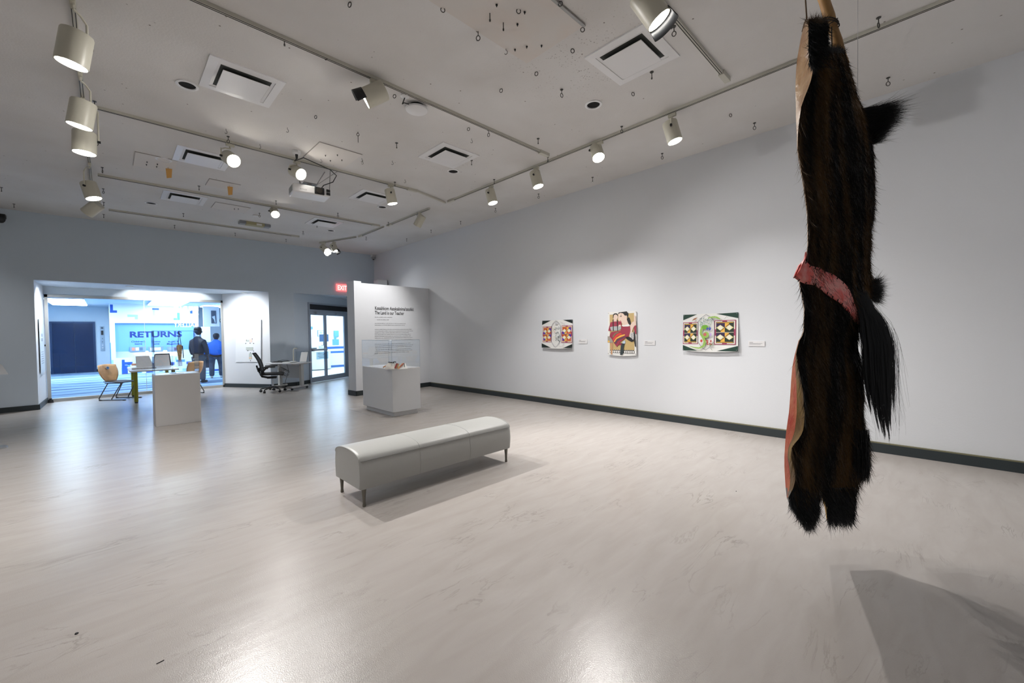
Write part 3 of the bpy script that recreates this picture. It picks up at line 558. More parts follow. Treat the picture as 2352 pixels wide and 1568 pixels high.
# bowed end of the bright-lamp track and the entry track
t = thing('light_track', 'sagging end of the ceiling track meeting the right wall track', 'light track', (4.2, 6.78, H))
b = MB(); b.bar((4.2, 6.78, H-.016), (4.98, 6.98, H-.03), .036, .032); b.build('rail', trackm, t)
E0, E1 = pt(735, 556, 2, H), pt(818, 542.5, 2, H)
track('short slanting ceiling track above the entrance', (E1.x, E1.y), (E0.x, E0.y))

def lamp(P, C, aim, lab, glow=lens, hot=False, R=.088, L=.26, barn=None, power=60, size=70, target=None, grp=None, blend=.7, col=WARM, face=True):
    """track head: P = point on the track, C = housing centre, aim = beam direction"""
    P = Vector(P); C = Vector(C); a = Vector(aim).normalized()
    t = thing('track_lamp', lab, 'track light', P, 0, grp)
    b = MB(); top = Vector((C.x, C.y, H-.034)) if abs(C.x-P.x)+abs(C.y-P.y) < .02 else Vector((P.x, P.y, H-.034))
    td = Vector((0, 1, 0)) if abs(P.x-TX) < .2 or abs(P.x+.13) < .1 else Vector((1, 0, 0))
    b.bar(top-td*.05-Vector((0, 0, .02)), top+td*.05-Vector((0, 0, .02)), .034, .04); b.build('track_adapter', beige, t, bevel=.004)
    side = a.cross(Vector((0, 0, 1))); side = Vector((1, 0, 0)) if side.length < .1 else side.normalized()
    pv = C-a*L*.15; s_ = side*(R+.012)
    b = MB(); b.tube([top-Vector((0, 0, .035)), top-Vector((0, 0, .07))], .011, 10)
    tp = top-Vector((0, 0, .07))
    b.tube([tp, tp+s_*.6-Vector((0, 0, .01)), Vector((pv.x+s_.x, pv.y+s_.y, tp.z-.03)), pv+s_], .009, 8)
    b.build('yoke_arm', beige, t, smooth=True)
    b = MB(); b.cyl(pv+s_*.9, pv+s_*1.15, .014, n=12); b.build('tilt_knob', dark, t)
    M = Matrix.Translation(C)@a.to_track_quat('-Z', 'Y').to_matrix().to_4x4()
    b = MB(); b.M = M
    b.lathe([(.0001, L*.5), (R*.75, L*.5), (R*.95, L*.47), (R, L*.42), (R, -L*.5), (R*.93, -L*.5), (R*.88, -L*.32), (.0001, -L*.28)], 28); b.build('lamp_housing', beige, t, smooth=True)
    b = MB(); b.M = M; b.lathe([(R*.905, -L*.49), (R*.875, -L*.36)], 28)
    b.f = [f for f in b.f if len(f) == 4]; b.m = b.m[:len(b.f)]; b.build('reflector_rim', glow if face else white_p, t, smooth=True)
    b = MB(); b.M = M; b.lathe([(R*.80, -L*.34), (.0001, -L*.36)], 28); b.build('bulb_lens', lens_hot if hot else glow, t)
    if barn:
        b = MB(); b.M = M; foil = barn == 'foil'
        n = 14; sp = (PI*.2, PI*1.15) if not foil else (0, PI*1.6)
        rows = [[(math.cos(q)*(R*1.03+z*.12), math.sin(q)*(R*1.03+z*.12), -L*.42-z*(1+.25*(math.sin(q*9) if foil else 0))) for q in np.linspace(*sp, n)] for z in (0, .05, .10)]
        b.grid(rows); o = b.build('beam_shield', mat('foil', (.9, .9, .88), .35, .4, emit=(1, .97, .9), es=.8) if foil else black, t, smooth=True); md = o.modifiers.new('t', 'SOLIDIFY'); md.thickness = .003  # foil glows by itself, lamplight put into its material
    if power:
        e = C-(-a)*L*.42 if False else C+a*(L*.5+.012)
        l = spot('lamp_beam', e, e+a, power, size, blend, .045, col); l.parent = t; l.location = e-P
    return t
zc = 3.94
lamp((TX, 2.27, H), (TX+.02, 2.27, 3.915), (.10, -.24, -1), 'cream track lamp on the right wall track, nearest the camera', power=105, size=104, blend=1)
lamp((TX, 3.30, H), (TX+.02, 3.36, 4.01), (-.30, -.46, -1), 'cream track lamp close up under the right wall track, with ringed lens', power=235, size=98, L=.22, blend=.6)
lamp((TX, 4.50, H), (TX+.02, 4.52, 3.955), (.10, -.24, -1), 'cream track lamp on the right wall track, where the second cross track ends', power=140, size=104, blend=1)
lamp((TX, 5.62, H), (TX+.02, 5.62, 3.945), (.10, -.24, -1), 'cream track lamp on the right wall track, farthest of the lit ones', power=140, size=104, blend=1)
lamp((TX-.03, 7.93, H), (TX-.03, 7.93, 3.97), (-.35, .9, -1.3), 'cream track lamp turned away, farthest one on the right side', power=170, size=90, face=False)
LXt = -.13
lamp((LXt, 4.72, H), (LXt, 4.76, 3.775), (-.16, .12, -1), 'largest cream track lamp at the top left, ring glowing', power=110, size=90, R=.10)
lamp((LXt, 5.98, H), (LXt, 6.02, 3.75), (-.16, .10, -1), 'second cream lamp down the left track, glowing ring', power=110, size=90, R=.10)
lamp((LXt, 6.6, H), (LXt, 6.60, 3.66), (-.03, .0, -1), 'third cream lamp down the left track, tucked under the second', power=70, size=90, R=.10, L=.24)
lamp((LXt, 8.95, H), (LXt, 9.15, 3.78), (.25, -.15, -1), 'fourth cream lamp down the left track, tilted right', power=60, size=80, R=.10, glow=lens_soft)
lamp((LXt, 10.4, H), (LXt, 10.42, 3.79), (-.75, .55, -.8), 'lowest cream lamp of the left track, tipped to the left', power=55, size=80, R=.10, glow=lens_soft)
lamp((2.06, 4.1, H), (2.06, 4.1, 3.99), (-.85, .6, -.55), 'cream track lamp tipped left with barn flap, centre of the ceiling', power=90, size=80, barn='flap', R=.10, L=.24)
lamp((3.12, 1.57, H), (3.085, 1.57, 4.0), (.5, -.5, -1), 'cream track lamp with black shield at the top edge', power=35, size=70, barn='flap', R=.098, glow=lens)
lamp((3.66, 6.78, H), (3.66, 6.77, 3.93), (.25, -.1, -1.3), 'cream track lamp right of the projector', power=80, size=90)
lamp((1.27, 6.78, H), (1.27, 6.79, 3.93), (.28, -1, -.62), 'brightest track lamp, starry glare, left of the projector', hot=True, power=300, size=76, blend=.5, R=.09, L=.2)
lamp((2.12, 6.78, H), (2.12, 6.79, 3.965), (.42, -1, -.62), 'bright round glaring track lamp right above the projector', hot=True, power=260, size=76, blend=.5, R=.09, L=.2)
lamp((2.53, 9.54, H), (2.52, 9.52, 4.03), (-.05, -.75, -.6), 'small cream lamp on the track behind the projector', power=60, size=70, R=.08, L=.2)
e0 = pt(744, 555, 2, H); e1 = pt(767, 552, 2, H)
lamp(e0, (e0.x, e0.y, H-.20), (.45, -.6, -.7), 'lamp wrapped in crinkled white foil above the entrance', barn='foil', power=50, size=80, L=.22)
lamp(e1, (e1.x, e1.y, H-.20), (.35, -.3, -.9), 'lamp with bright flap above the entrance, beside the foil one', barn='flap', power=50, size=80, L=.22)

# square air vents
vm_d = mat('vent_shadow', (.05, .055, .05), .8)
def vent(cx, cy, lab, s=.66):
    t = thing('air_vent', lab, 'air vent', (cx, cy, H)); h = s/2; b = MB(); z = H
    fr = lambda o, z0, i, z1: [((cx-o, cy-o, z0), (cx+o, cy-o, z0), (cx+o, cy+o, z0), (cx-o, cy+o, z0)), ((cx-i, cy-i, z1), (cx+i, cy-i, z1), (cx+i, cy+i, z1), (cx-i, cy+i, z1))]
    for o, z0, i, z1 in ((h, z, h, z-.012), (h, z-.012, h-.075, z-.014), (h-.075, z-.014, h-.078, z-.008), (h-.078, z-.008, h-.105, z-.0045)):
        b.grid(fr(o, z0, i, z1), closed=True)
    b.build('vent_frame', white_l, t)
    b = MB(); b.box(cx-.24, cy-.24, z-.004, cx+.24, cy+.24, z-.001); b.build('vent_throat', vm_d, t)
    b = MB(); p = .205
    b.box(cx-p, cy-p, z-.046, cx+p, cy+p, z-.038); b.build('vent_plate', white_l, t, bevel=.003)
vent(1.09, 5.15, 'square ceiling vent at upper left, large and close'); vent(3.745, 2.09, 'largest square ceiling vent, beside the top edge lamp')
vent(3.76, 5.16, 'square ceiling vent in the middle, above the partition'); vent(1.09, 7.70, 'square ceiling vent behind the starry lamp')
vent(3.76, 7.70, 'square ceiling vent partly behind the lamp right of the projector'); vent(1.12, 10.12, 'low square ceiling vent between the two far left tracks')
vent(3.76, 10.2, 'farthest square ceiling vent, near the entrance')
def can(px, py, lab):
    q = pt(px, py, 2, H); t = thing('recessed_can', lab, 'ceiling hole', q); z = H
    b = MB(); b.lathe([(.10, 0), (.10, -.008), (.078, -.012), (.074, -.002)], 28, (q.x, q.y, z)); b.f = [f for f in b.f if len(f) == 4]; b.m = b.m[:len(b.f)]; b.build('trim_ring', white_l, t, smooth=True)
    b = MB(); b.lathe([(.076, -.0012), (.0001, -.0015)], 28, (q.x, q.y, z)); b.build('dark_opening', mat('can_black', (.004, .004, .005), .9), t)
for q in ((430, 195, 'round dark recessed hole beside the upper left vent'), (1363, 240, 'round dark recessed hole below the largest vent'), (1041, 393, 'round dark recessed hole below the middle vent'),
          (376, 366, 'round dark recessed hole left of the vent behind the starry lamp'), (347, 466, 'round dark recessed hole at far left'), (878, 475, 'round dark recessed hole below the lamp right of the projector'), (760, 529, 'farthest round dark recessed hole')): can(*q)

# access panels, boxes, sensors
panel_m = mat('hatch_paint', (.72, .69, .66), .8)
def hatch(x0, y0, x1, y1, lab, bolts=(), pm=None):
    t = thing('ceiling_hatch', lab, 'access panel', ((x0+x1)/2, (y0+y1)/2, H))
    b = MB(); b.box(x0, y0, H-.008, x1, y1, H); b.build('panel', pm or panel_m, t)
    b = MB(); b.box(x0, y0-.005, H-.010, x1, y0+.003, H-.0005); b.box(x0-.005, y0, H-.010, x0+.003, y1, H-.0005); b.build('seam', mat('seam_grey', (.42, .40, .38), .8), t)
    for i, (u, v) in enumerate(bolts):
        b = MB(); q = (x0+(x1-x0)*u, y0+(y1-y0)*v); b.cyl((*q, H-.008), (*q, H-.03), .004, n=8); b.cyl((*q, H-.012), (*q, H-.018), .009, n=8); b.build('bolt', dark, t)
hatch(2.17, 5.98, 2.78, 6.65, 'square ceiling hatch with four bolts behind the projector', ((.35, .55), (.55, .35), (.55, .75), (.75, .55)))
hatch(.35, 8.05, .83, 8.7, 'ceiling hatch with orange tag at left', ((.3, .5), (.55, .5), (.3, .7), (.55, .7)))
hatch(1.6, 10.0, 2.2, 10.5, 'ceiling hatch with orange tag behind the starry lamp', ((.6, .5), (.7, .4)))
hatch(1.75, 2.17, 3.06, 2.86, 'large stained ceiling plate with many bolts at the top edge of the picture', ((.25, .3), (.3, .6), (.45, .5), (.62, .35), (.66, .55), (.86, .75), (.93, .6), (.82, .9)), mat('stained_hatch', (.70, .645, .60), .8, var=(.70, .67, .64), vs=3))
b = MB(); b.box(2.2, 2.15, H-.02, 3.06, 2.175, H-.008); tag(b.build('metal_strip', mat('strip_grey', (.35, .35, .34), .4, .5)), 'grey metal strip along the edge of the stained ceiling plate', 'strip')
hatch(1.3, 8.6, 1.75, 9.0, 'small pale plate in the ceiling under the starry lamp')
orange = mat('orange_tag', (.75, .42, .12), .6)
for (px, py, lab) in ((386, 392, 'orange paper tag hanging at the left ceiling hatch'), (527, 434, 'orange paper tag hanging under the starry lamp')):
    q = pt(px, py-9, 2, H); b = MB(); b.prism([(q.x-.03, q.y, H-.03), (q.x+.05, q.y, H-.02), (q.x+.04, q.y, H-.16), (q.x-.02, q.y, H-.18)], (0, .004, 0)); b.cyl((q.x, q.y, H), (q.x, q.y, H-.03), .003, n=6)
    tag(b.build('paper_tag', orange), lab, 'tag')
q = pt(957, 243, 2, H); ap = thing('wireless_access_point', 'round white device on the ceiling wired to a small box', 'access point', q)
b = MB(); b.M = Matrix.Translation((q.x, q.y, H)); b.lathe([(.085, 0), (.09, -.03)], 24); b.build('mount', dark, ap)
b = MB(); b.M = Matrix.Translation((q.x, q.y, H-.03)); b.lathe([(.10, .0), (.128, -.008), (.125, -.025), (.09, -.04), (.0001, -.045)], 32); b.build('shell', white_l, ap, smooth=True)
q2 = pt(930, 215, 2, H); ob = thing('outlet_box', 'small white outlet box beside the round ceiling device', 'outlet', q2)
b = MB(); b.lathe([(.05, 0), (.05, -.035), (.03, -.045)], 8, (q2.x, q2.y, H)); b.build('box', white_p, ob)
b = MB(); b.tube([(q2.x, q2.y, H-.04), (q2.x+.0, q2.y+.06, H-.09), (q2.x+.04, q2.y+.09, H-.05), ((q2.x+q.x)/2+.03, (q2.y+q.y)/2+.04, H-.03)], .006, 6); b.build('cable', black, ob)
q = pt(585, 512, 2, H); em = thing('emergency_light', 'beige oblong ceiling box with grey ends near the far wall', 'emergency light', q)
b = MB(); b.box(q.x-.19, q.y-.09, H-.07, q.x+.19, q.y+.09, H); b.build('body', mat('khaki', (.42, .38, .22), .5), em, bevel=.01)
for s in (-1, 1): b = MB(); b.box(q.x+s*.255-.065, q.y-.09, H-.07, q.x+s*.255+.065, q.y+.09, H); b.build('end_lens', mat('grey_lens', (.28, .3, .33), .3), em, bevel=.012)
b = MB(); b.box(q.x+.02, q.y-.095, H-.065, q.x+.13, q.y-.09, H-.02); b.build('sticker', paper, em)
q = pt(589, 494, 2, H); b = MB(); b.box(q.x-.07, q.y-.04, H-.03, q.x+.07, q.y+.04, H); tag(b.build('ceiling_sensor', white_p, bevel=.008), 'tiny white sensor above the beige emergency box', 'sensor')
# projector with outlet, cable, chains
pj = thing('projector', 'white ceiling projector with dark square lens and side vents', 'projector', (2.35, 6.95, 3.75), -.10)
b = MB(); b.box(-.27, -.17, -.07, .27, .17, .06); b.build('case', white_l, pj, world=False, bevel=.02)
b = MB(); b.box(.03, -.185, -.058, .175, -.165, .055); b.build('lens_recess', black, pj, world=False, bevel=.015)
b = MB(); b.M = Matrix.Translation((.10, -.18, 0)); b.cyl((0, 0, 0), (0, -.02, 0), .045); b.build('lens', mat('lens_brown', (.05, .045, .04), .15), pj, world=False)
for z in (-.045, .005): b = MB(); b.box(.205, -.176, z, .262, -.166, z+.042); b.build('exhaust_vent', black, pj, world=False)
b = MB(); b.box(-.274, -.12, -.05, -.266, .1, .04); b.build('side_grille', mat('grille_mid', (.35, .36, .37), .6), pj, world=False)
b = MB()
for k in range(5): b.box(-.17+k*.02, -.173, -.03, -.165+k*.02, -.169, -.01)
b.build('control_buttons', mat('button_grey', (.3, .3, .32), .6), pj, world=False)
b = MB(); b.cyl((0, 0, .06), (0, 0, .13), .03); b.box(-.1, -.1, .12, .1, .1, .13)
b.bar((.1, .08, .125), (.26, .1, .415), .012, .012); b.bar((-.1, .08, .125), (-.22, .1, .415), .012, .012); b.bar((.1, -.08, .125), (.42, -.05, .415), .01, .01); b.build('mount_bracket', mat('bracket_grey', (.45, .45, .45), .4, .5), pj, world=False)
ch = []
for sx, sy in ((.30, 0), (-.12, .12)):
    b = MB()
    for k in range(16):
        z = .12+k*.019; c = Vector((sx+.02*k/16, sy, z))
        b.tube([c+Vector(((.006 if k % 2 else 0)*math.cos(a), (0 if k % 2 else .006)*math.cos(a), .011*math.sin(a))) for a in np.linspace(0, 2*PI, 8, endpoint=False)], .0022, 5, closed=True)
    b.build('chain', dark, pj, world=False)
q = pt(681, 347, 2, H); ob = thing('outlet_box', 'white octagonal outlet box with dark plug above the projector', 'outlet', q)
b = MB(); b.lathe([(.06, 0), (.06, -.035), (.045, -.05)], 8, (q.x, q.y, H)); b.build('box', white_p, ob)
b = MB(); b.cyl((q.x, q.y, H-.05), (q.x, q.y, H-.11), .02, .012); b.build('plug', dark, ob)
b = MB(); b.tube([(q.x, q.y, H-.11), (q.x-.03, q.y, H-.15), (q.x+.1, q.y+.02, H-.06), (2.6, 6.75, H-.05), (2.72, 6.8, H-.1), (2.68, 6.85, H-.2), (2.55, 6.9, H-.27), (2.5, 6.95, H-.36)], .007, 6); b.build('cable', black, ob, smooth=True)
# cameras in the corners
for (px, py, ax, v, lab) in ((857, 590, 1, D-.12, 'small dome security camera in the corner above the partition'), (2, 500, 1, D-.12, 'dark dome security camera at the left picture edge')):
    q = pt(px, py, ax, v); c = thing('security_camera', lab, 'security camera', q)
    b = MB(); b.box(q.x-.04, q.y-.02, q.z-.0, q.x+.06, D, q.z+.08); b.build('bracket', white_p if px > 9 else dark, c, bevel=.01)
    b = MB(); b.lathe([(.06, 0), (.065, -.04), (.055, -.07), (.03, -.1), (.0001, -.11)], 20, (q.x, q.y-.02, q.z)); b.build('dome', mat('grey_dome', (.35, .37, .38), .3) if px > 9 else black, c, smooth=True)
    b = MB(); b.lathe([(.0001, -.025), (.02, -.015), (.024, 0), (.0001, .02)], 12, (q.x-.02, q.y-.06, q.z-.09)); b.build('lens', black, c, smooth=True)

# hooks: every screw eye, bolt and open hook in the ceiling
anch = {'the top left lamp': (170, 120), 'the second left lamp': (190, 270), 'the upper left vent': (558, 190), 'the starry lamp': (528, 367), 'the projector': (700, 430), 'the round ceiling device': (957, 243),
        'the middle vent': (1030, 355), 'the largest vent': (1455, 120), 'the top edge lamp': (1495, 30), 'the right round hole': (1363, 240), 'the nearest right wall lamp': (1542, 290), 'the hanging hide': (1900, 200),
        'the four-bolt hatch': (765, 350), 'the lamp tipped left': (857, 215), 'the lowest left lamp': (210, 478), 'the emergency box': (585, 516), 'the farthest vent': (750, 505), 'the unlit lamp': (968, 505),
        'the low left vent': (420, 452), 'the upper left hole': (430, 195), 'the lamp right of the projector': (897, 450), 'the ringed lamp': (1366, 343), 'the foil lamp': (747, 575), 'the farthest lit right lamp': (1127, 448)}
hooks = [('eye', 210, 98), ('eye', 217, 232), ('eye', 222, 319), ('eye', 235, 384), ('eye', 237, 433), ('bolt', 238, 464), ('bolt', 238, 492), ('bolt', 32, 468), ('bolt', 3, 430), ('bolt', 653, 86), ('ring', 749, 128), ('ring', 803, 5), ('eye', 1098, 70),
         ('ring', 1017, 17), ('hook', 1162, 110), ('bolt', 1125, 28), ('ring', 1191, 20), ('bolt', 1156, 50), ('ring', 1315, 112), ('ring', 1338, 63), ('eye', 1290, 205), ('eye', 1548, 60), ('bolt', 1542, 46), ('ring', 1287, 3), ('ring', 1232, 165), ('ring', 1151, 204), ('ring', 906, 217),
         ('clip', 822, 303), ('ring', 725, 265), ('hook', 660, 293), ('hook', 901, 369), ('hook', 831, 363), ('hook', 930, 412), ('bolt', 911, 328), ('eye', 1122, 298), ('ring', 1076, 293), ('bolt', 1258, 360), ('bolt', 1083, 368), ('hook', 1258, 363), ('bolt', 1236, 318), ('eye', 1237, 445), ('eye', 1138, 478), ('bolt', 1058, 508),
         ('bolt', 934, 548), ('bolt', 990, 528), ('bolt', 1361, 407), ('eye', 1521, 352), ('eye', 1428, 290), ('ring', 1678, 261), ('eye', 1733, 282), ('eye', 2018, 40), ('eye', 2040, 178), ('bolt', 1497, 165), ('ring', 1454, 212), ('bolt', 401, 517), ('bolt', 421, 490), ('bolt', 540, 535), ('bolt', 657, 549), ('eye', 776, 489), ('eye', 696, 531), ('bolt', 634, 461),
         ('eye', 892, 510), ('eye', 841, 544), ('bolt', 907, 418), ('bolt', 728, 515), ('bolt', 457, 427), ('hook', 1083, 318), ('hook', 737, 364), ('eye', 524, 313), ('hook', 519, 296), ('hook', 597, 331), ('eye', 959, 487), ('bolt', 1135, 412), ('hook', 832, 368), ('eye', 596, 489)]
used = {}
protos = {}
def hookmesh(kind):
    b = MB(); n = 12
    if kind == 'eye':
        b.cyl((0, 0, 0), (0, 0, -.045), .004, n=6); b.cyl((0, 0, -.002), (0, 0, -.007), .018, n=8); b.tube([(.017*math.sin(a), 0, -.067+.022*math.cos(a)) for a in np.linspace(0, 2*PI, n, endpoint=False)], .004, 6, closed=True)
    elif kind == 'ring': b.tube([(.017*math.sin(a), .0, -.02+.02*math.cos(a)) for a in np.linspace(0, 2*PI, n, endpoint=False)], .004, 6, closed=True)
    elif kind == 'bolt': b.cyl((0, 0, 0), (0, 0, -.075), .0045, n=6); b.cyl((0, 0, -.0), (0, 0, -.006), .02, n=8); b.cyl((0, 0, -.06), (0, 0, -.075), .008, n=6)
    elif kind == 'hook': b.tube([(0, 0, 0), (.0, 0, -.02), (.014, 0, -.035), (.012, 0, -.055), (-.004, 0, -.062), (-.014, 0, -.05)], .003, 6)
    else:
        b.cyl((0, 0, 0), (0, 0, -.02), .005, n=6); b.tube([(.016*math.sin(a), 0, -.035+.018*math.cos(a)) for a in np.linspace(0, 2*PI, n, endpoint=False)], .004, 6, closed=True)
        b.tube([(0, .016*math.sin(a), -.092+.045*math.cos(a)) for a in np.linspace(0, 2*PI, n, endpoint=False)], .004, 6, closed=True)
    return b
KN = {'eye': ('screw_eye', 'dark screw eye'), 'ring': ('ceiling_ring', 'small dark ceiling ring'), 'bolt': ('hanging_bolt', 'thin ceiling bolt'), 'hook': ('open_hook', 'thin open ceiling hook'), 'clip': ('ceiling_clip', 'dark carabiner clip hanging from the ceiling')}
for kind, px, py in hooks:
    an, ap_ = min(anch.items(), key=lambda kv: (kv[1][0]-px)**2+(kv[1][1]-py)**2)
    dx, dy = px-ap_[0], py-ap_[1]; w1 = 'right' if dx > 0 else 'left'; w2 = 'below' if dy > 0 else 'above'
    wd = w2 if abs(dy) > 2.2*abs(dx) else (w1+' of' if abs(dx) > 2.2*abs(dy) else w2+' and '+w1+' of')
    far = '' if math.hypot(dx, dy) > 90 else 'just '
    lab = '%s, %s%s %s' % (KN[kind][1], far, wd, an)
    k = lab; used[k] = used.get(k, 0)+1
    if used[k] == 2: lab = lab.replace(', ', ', a farther one ')
    if used[k] == 3: lab = lab.replace(', ', ', last ')
    q = pt(px, py, 2, H)
    if kind not in protos: o = hookmesh(kind).build(KN[kind][0], mat('hook_metal', (.09, .09, .085), .4, .6), smooth=True); protos[kind] = o
    else: o = protos[kind].copy(); COL.objects.link(o)
    o.location = (q.x, q.y, H); o.rotation_euler = (0, 0, YAW*-1+random.uniform(-.5, .5)); tag(o, lab, 'ceiling hook', 'hooks and bolts in the ceiling')

# ================================================================== FURNITURE AND EXHIBITS
# bench
bn = thing('bench', 'low pale grey leather bench with dark tapered legs', 'bench', (2.39, 3.675, 0))
leather = mat('grey_leather', (.40, .405, .39), .42, bump=110, bs=.08)
L2, W2 = .88, .26
prof = []
for t_ in np.linspace(0, 1, 9): prof.append((-W2-.012*math.sin(PI*t_), .155+.245*t_))
for t_ in np.linspace(0, PI, 15)[1:-1]: prof.append((-W2*math.cos(t_)*(1-.0), .40+.075*math.sin(t_)**.8))
for t_ in np.linspace(1, 0, 9): prof.append((W2+.012*math.sin(PI*t_), .155+.245*t_))
rows = []
for x in [-L2-.012, -L2-.008, -L2+.004, -L2+.02]+list(np.linspace(-L2+.06, L2-.06, 19))+[L2-.02, L2-.004, L2+.008, L2+.012]:
    k = 1-.035*max(0, (abs(x)-(L2-.02))/.032)**2; sx = x
    rows.append([(sx, y*k, .28+(z-.28)*(1-.10*max(0, (abs(x)-(L2-.01))/.022)**2*.5)) for y, z in prof])
b = MB(); b.grid(rows, closed=True); n = len(prof)
for r_, fl in ((rows[0], 1), (rows[-1], -1)):
    c = Vector((r_[0][0]-.006*fl, 0, .29)); b.add(list(r_)+[c], [((i, (i+1) % n, n) if fl > 0 else ((i+1) % n, i, n)) for i in range(n)])
b.build('cushion_body', leather, bn, world=False, smooth=True)
seam = mat('piping_grey', (.20, .20, .19), .6)  # darker grey of the long edge piping
for sx in (-.30, .30):
    b = MB(); b.tube([(sx, y*1.001, z+.0005) for y, z in prof], .0022, 5); b.build('cross_seam', leather, bn, world=False)
for sy in (-1, 1): b = MB(); b.tube([(-L2, sy*(W2+.004), .399), (L2, sy*(W2+.004), .399)], .003, 6); b.build('edge_piping', seam, bn, world=False)
for sx in (-1, 1):
    for fl in (1,):
        b = MB(); ar = [(sx*(L2+.011), y*.965, z-.004) for y, z in prof if z > .39]; b.tube(ar, .0045, 6); b.build('edge_piping', leather, bn, world=False)
bronze = mat('bronze_leg', (.16, .15, .125), .4, .4)
for sx in (-1, 1):
    for sy in (-1, 1):
        b = MB(); b.lathe([(.014, 0), (.015, .012), (.012, .03), (.014, .08), (.02, .15), (.022, .165)], 16, (sx*(L2-.035), sy*(W2-.025), 0)); b.build('leg', bronze, bn, world=False, smooth=True)

# pedestals with acrylic cases
pedm = mat('pedestal_white', (.74, .735, .73), .55)
def case(t, x0, y0, x1, y1, z0, z1, e=.006):
    b = MB(); b.box(x0, y0, z0, x1, y0+e, z1); b.box(x0, y1-e, z0, x1, y1, z1); b.box(x0, y0+e, z0, x0+e, y1-e, z1); b.box(x1-e, y0+e, z0, x1, y1-e, z1); b.box(x0, y0, z1, x1, y1, z1+e)
    o = b.build('acrylic_cover', acry, t, world=False)
    b = MB()
    for (x, y) in ((x0, y0), (x1, y0), (x0, y1), (x1, y1)): b.tube([(x, y, z0), (x, y, z1)], .004, 6)
    b.tube([(x0, y0, z1), (x1, y0, z1), (x1, y1, z1), (x0, y1, z1)], .003, 6, closed=True); b.build('cover_edge', acry_e, o, world=False)
p1 = thing('display_pedestal', 'slim pale grey pedestal with a tall clear case, at the left', 'pedestal', (.84, 9.33, 0))
b = MB(); b.box(-.305, -.27, .0, .305, .27, .845); b.build('plinth_body', pedm, p1, world=False, bevel=.003)
b = MB(); b.box(-.30, -.262, .845, .30, .262, .86); b.build('deck', white_l, p1, world=False)
case(p1, -.298, -.262, .298, .262, .86, 1.60)
p2 = thing('display_pedestal', 'wide white pedestal on a recessed plinth with a low clear case', 'pedestal', (3.89, 7.36, 0))
pw, pl_ = .285, .60
b = MB(); b.box(-pw, -pl_, .085, pw, pl_, .845); b.build('plinth_body', mat('pedestal_pale', (.70, .72, .74), .55), p2, world=False, bevel=.003)
b = MB(); b.box(-pw+.045, -pl_+.05, 0, pw-.045, pl_-.05, .085); b.build('toe_plinth', mat('toe_white', (.66, .67, .68), .6), p2, world=False)
b = MB(); b.box(-pw, -pl_, .845, pw, pl_, .862); b.build('deck', white_l, p2, world=False, bevel=.002)
case(p2, -pw, -pl_, pw, pl_, .862, 1.375)
# hanging pouch and rod in the slim case
gold = mat('beaded_gold', (.75, .58, .33), .6, bump=120, bs=.8, var=(.50, .34, .17), vs=40)
rx = pt(397, 857, 2, .86); rod = thing('acrylic_rod_stand', 'clear rod stand with flat foot inside the slim case', 'stand', rx)
b = MB(); b.cyl((rx.x, rx.y, .86), (rx.x, rx.y, 1.40), .008, n=10); b.build('rod', acry_e, rod); b = MB(); b.cyl((rx.x, rx.y, .86), (rx.x, rx.y, .868), .05); b.build('foot', acry_e, rod)
b = MB(); b.tube([(rx.x, rx.y, 1.40), (rx.x+.06, rx.y-.01, 1.44), (rx.x+.12, rx.y-.02, 1.44)], .005, 6); b.build('arm', acry_e, rod)
c = pt(412.5, 812, 1, rx.y-.02); po = thing('beaded_pouch', 'slender golden brown beaded pouch hung by dark thongs in the slim case', 'artefact', c)
b = MB(); b.lathe([(.0001, -.12), (.018, -.11), (.028, -.03), (.036, .06), (.042, .12), (.036, .15), (.016, .16)], 14); b.build('pouch_body', gold, po, world=False, smooth=True)
for k in range(5): b = MB(); b.tube([(-.02+k*.01, 0, -.10), (-.024+k*.013, .005, -.17), (-.02+k*.012, 0, -.22)], .004, 5); b.build('fringe', gold, po, world=False)
b = MB(); b.tube([(-.015, 0, .15), (-.002, 0, .4)], .005, 6); b.tube([(.025, 0, .15), (.0, 0, .4)], .005, 6); b.tube([(.045, 0, .14), (.05, .0, -.08)], .006, 6); b.build('thong', mat('dark_thong', (.04, .02, .03), .6), po, world=False)
b = MB(); q = pt(409, 857, 2, .862); b.box(q.x-.05, q.y-.03, .861, q.x+.08, q.y+.03, .863); tag(b.build('object_card', mat('card_grey', (.4, .42, .42), .6)), 'small grey card lying in the slim case', 'card')
# white bundle with red and black pieces in the wide case
zt = .862
c = pt(901, 838, 2, .93); bd = thing('painted_hide_bundle', 'crumpled white bundle with red and tan stripes in the wide case', 'artefact', (c.x, c.y, zt))
b = MB(); ux = Vector((CR[0], CR[1], 0)).normalized(); uy = Vector((CF[0], CF[1], 0)).normalized()
rows = []
for i, z in enumerate((0, .03, .07, .10, .115)):
    k = (1, .93, .72, .5, .25)[i]; rows.append([ux*(math.cos(a)*.125*k*(1+.14*math.sin(5*a+i)))+uy*(math.sin(a)*.11*k*(1+.12*math.sin(4*a+1)))+Vector((-.01, 0, z+.008*math.sin(3*a+i))) for a in np.linspace(0, 2*PI, 26, endpoint=False)])
b.grid(rows, closed=True); b.poly(rows[-1]); b.build('wrapped_body', mat('hide_white', (.78, .75, .70), .8, bump=30, bs=.6), bd, world=False, smooth=True)
b = MB(); b.tube([ux*(math.cos(a)*.065)+uy*(math.sin(a)*.05)+Vector((0, 0, .118+.006*math.sin(2*a))) for a in np.linspace(-.3, PI*1.75, 18)], .007, 6); b.build('black_cord', black, bd, world=False)
def strip(p0, p1, w, mt, nm):
    b = MB(); b.bar(p0, p1, w, .008, up=-uy+Vector((0, 0, .6))); b.build(nm, mt, bd, world=False)
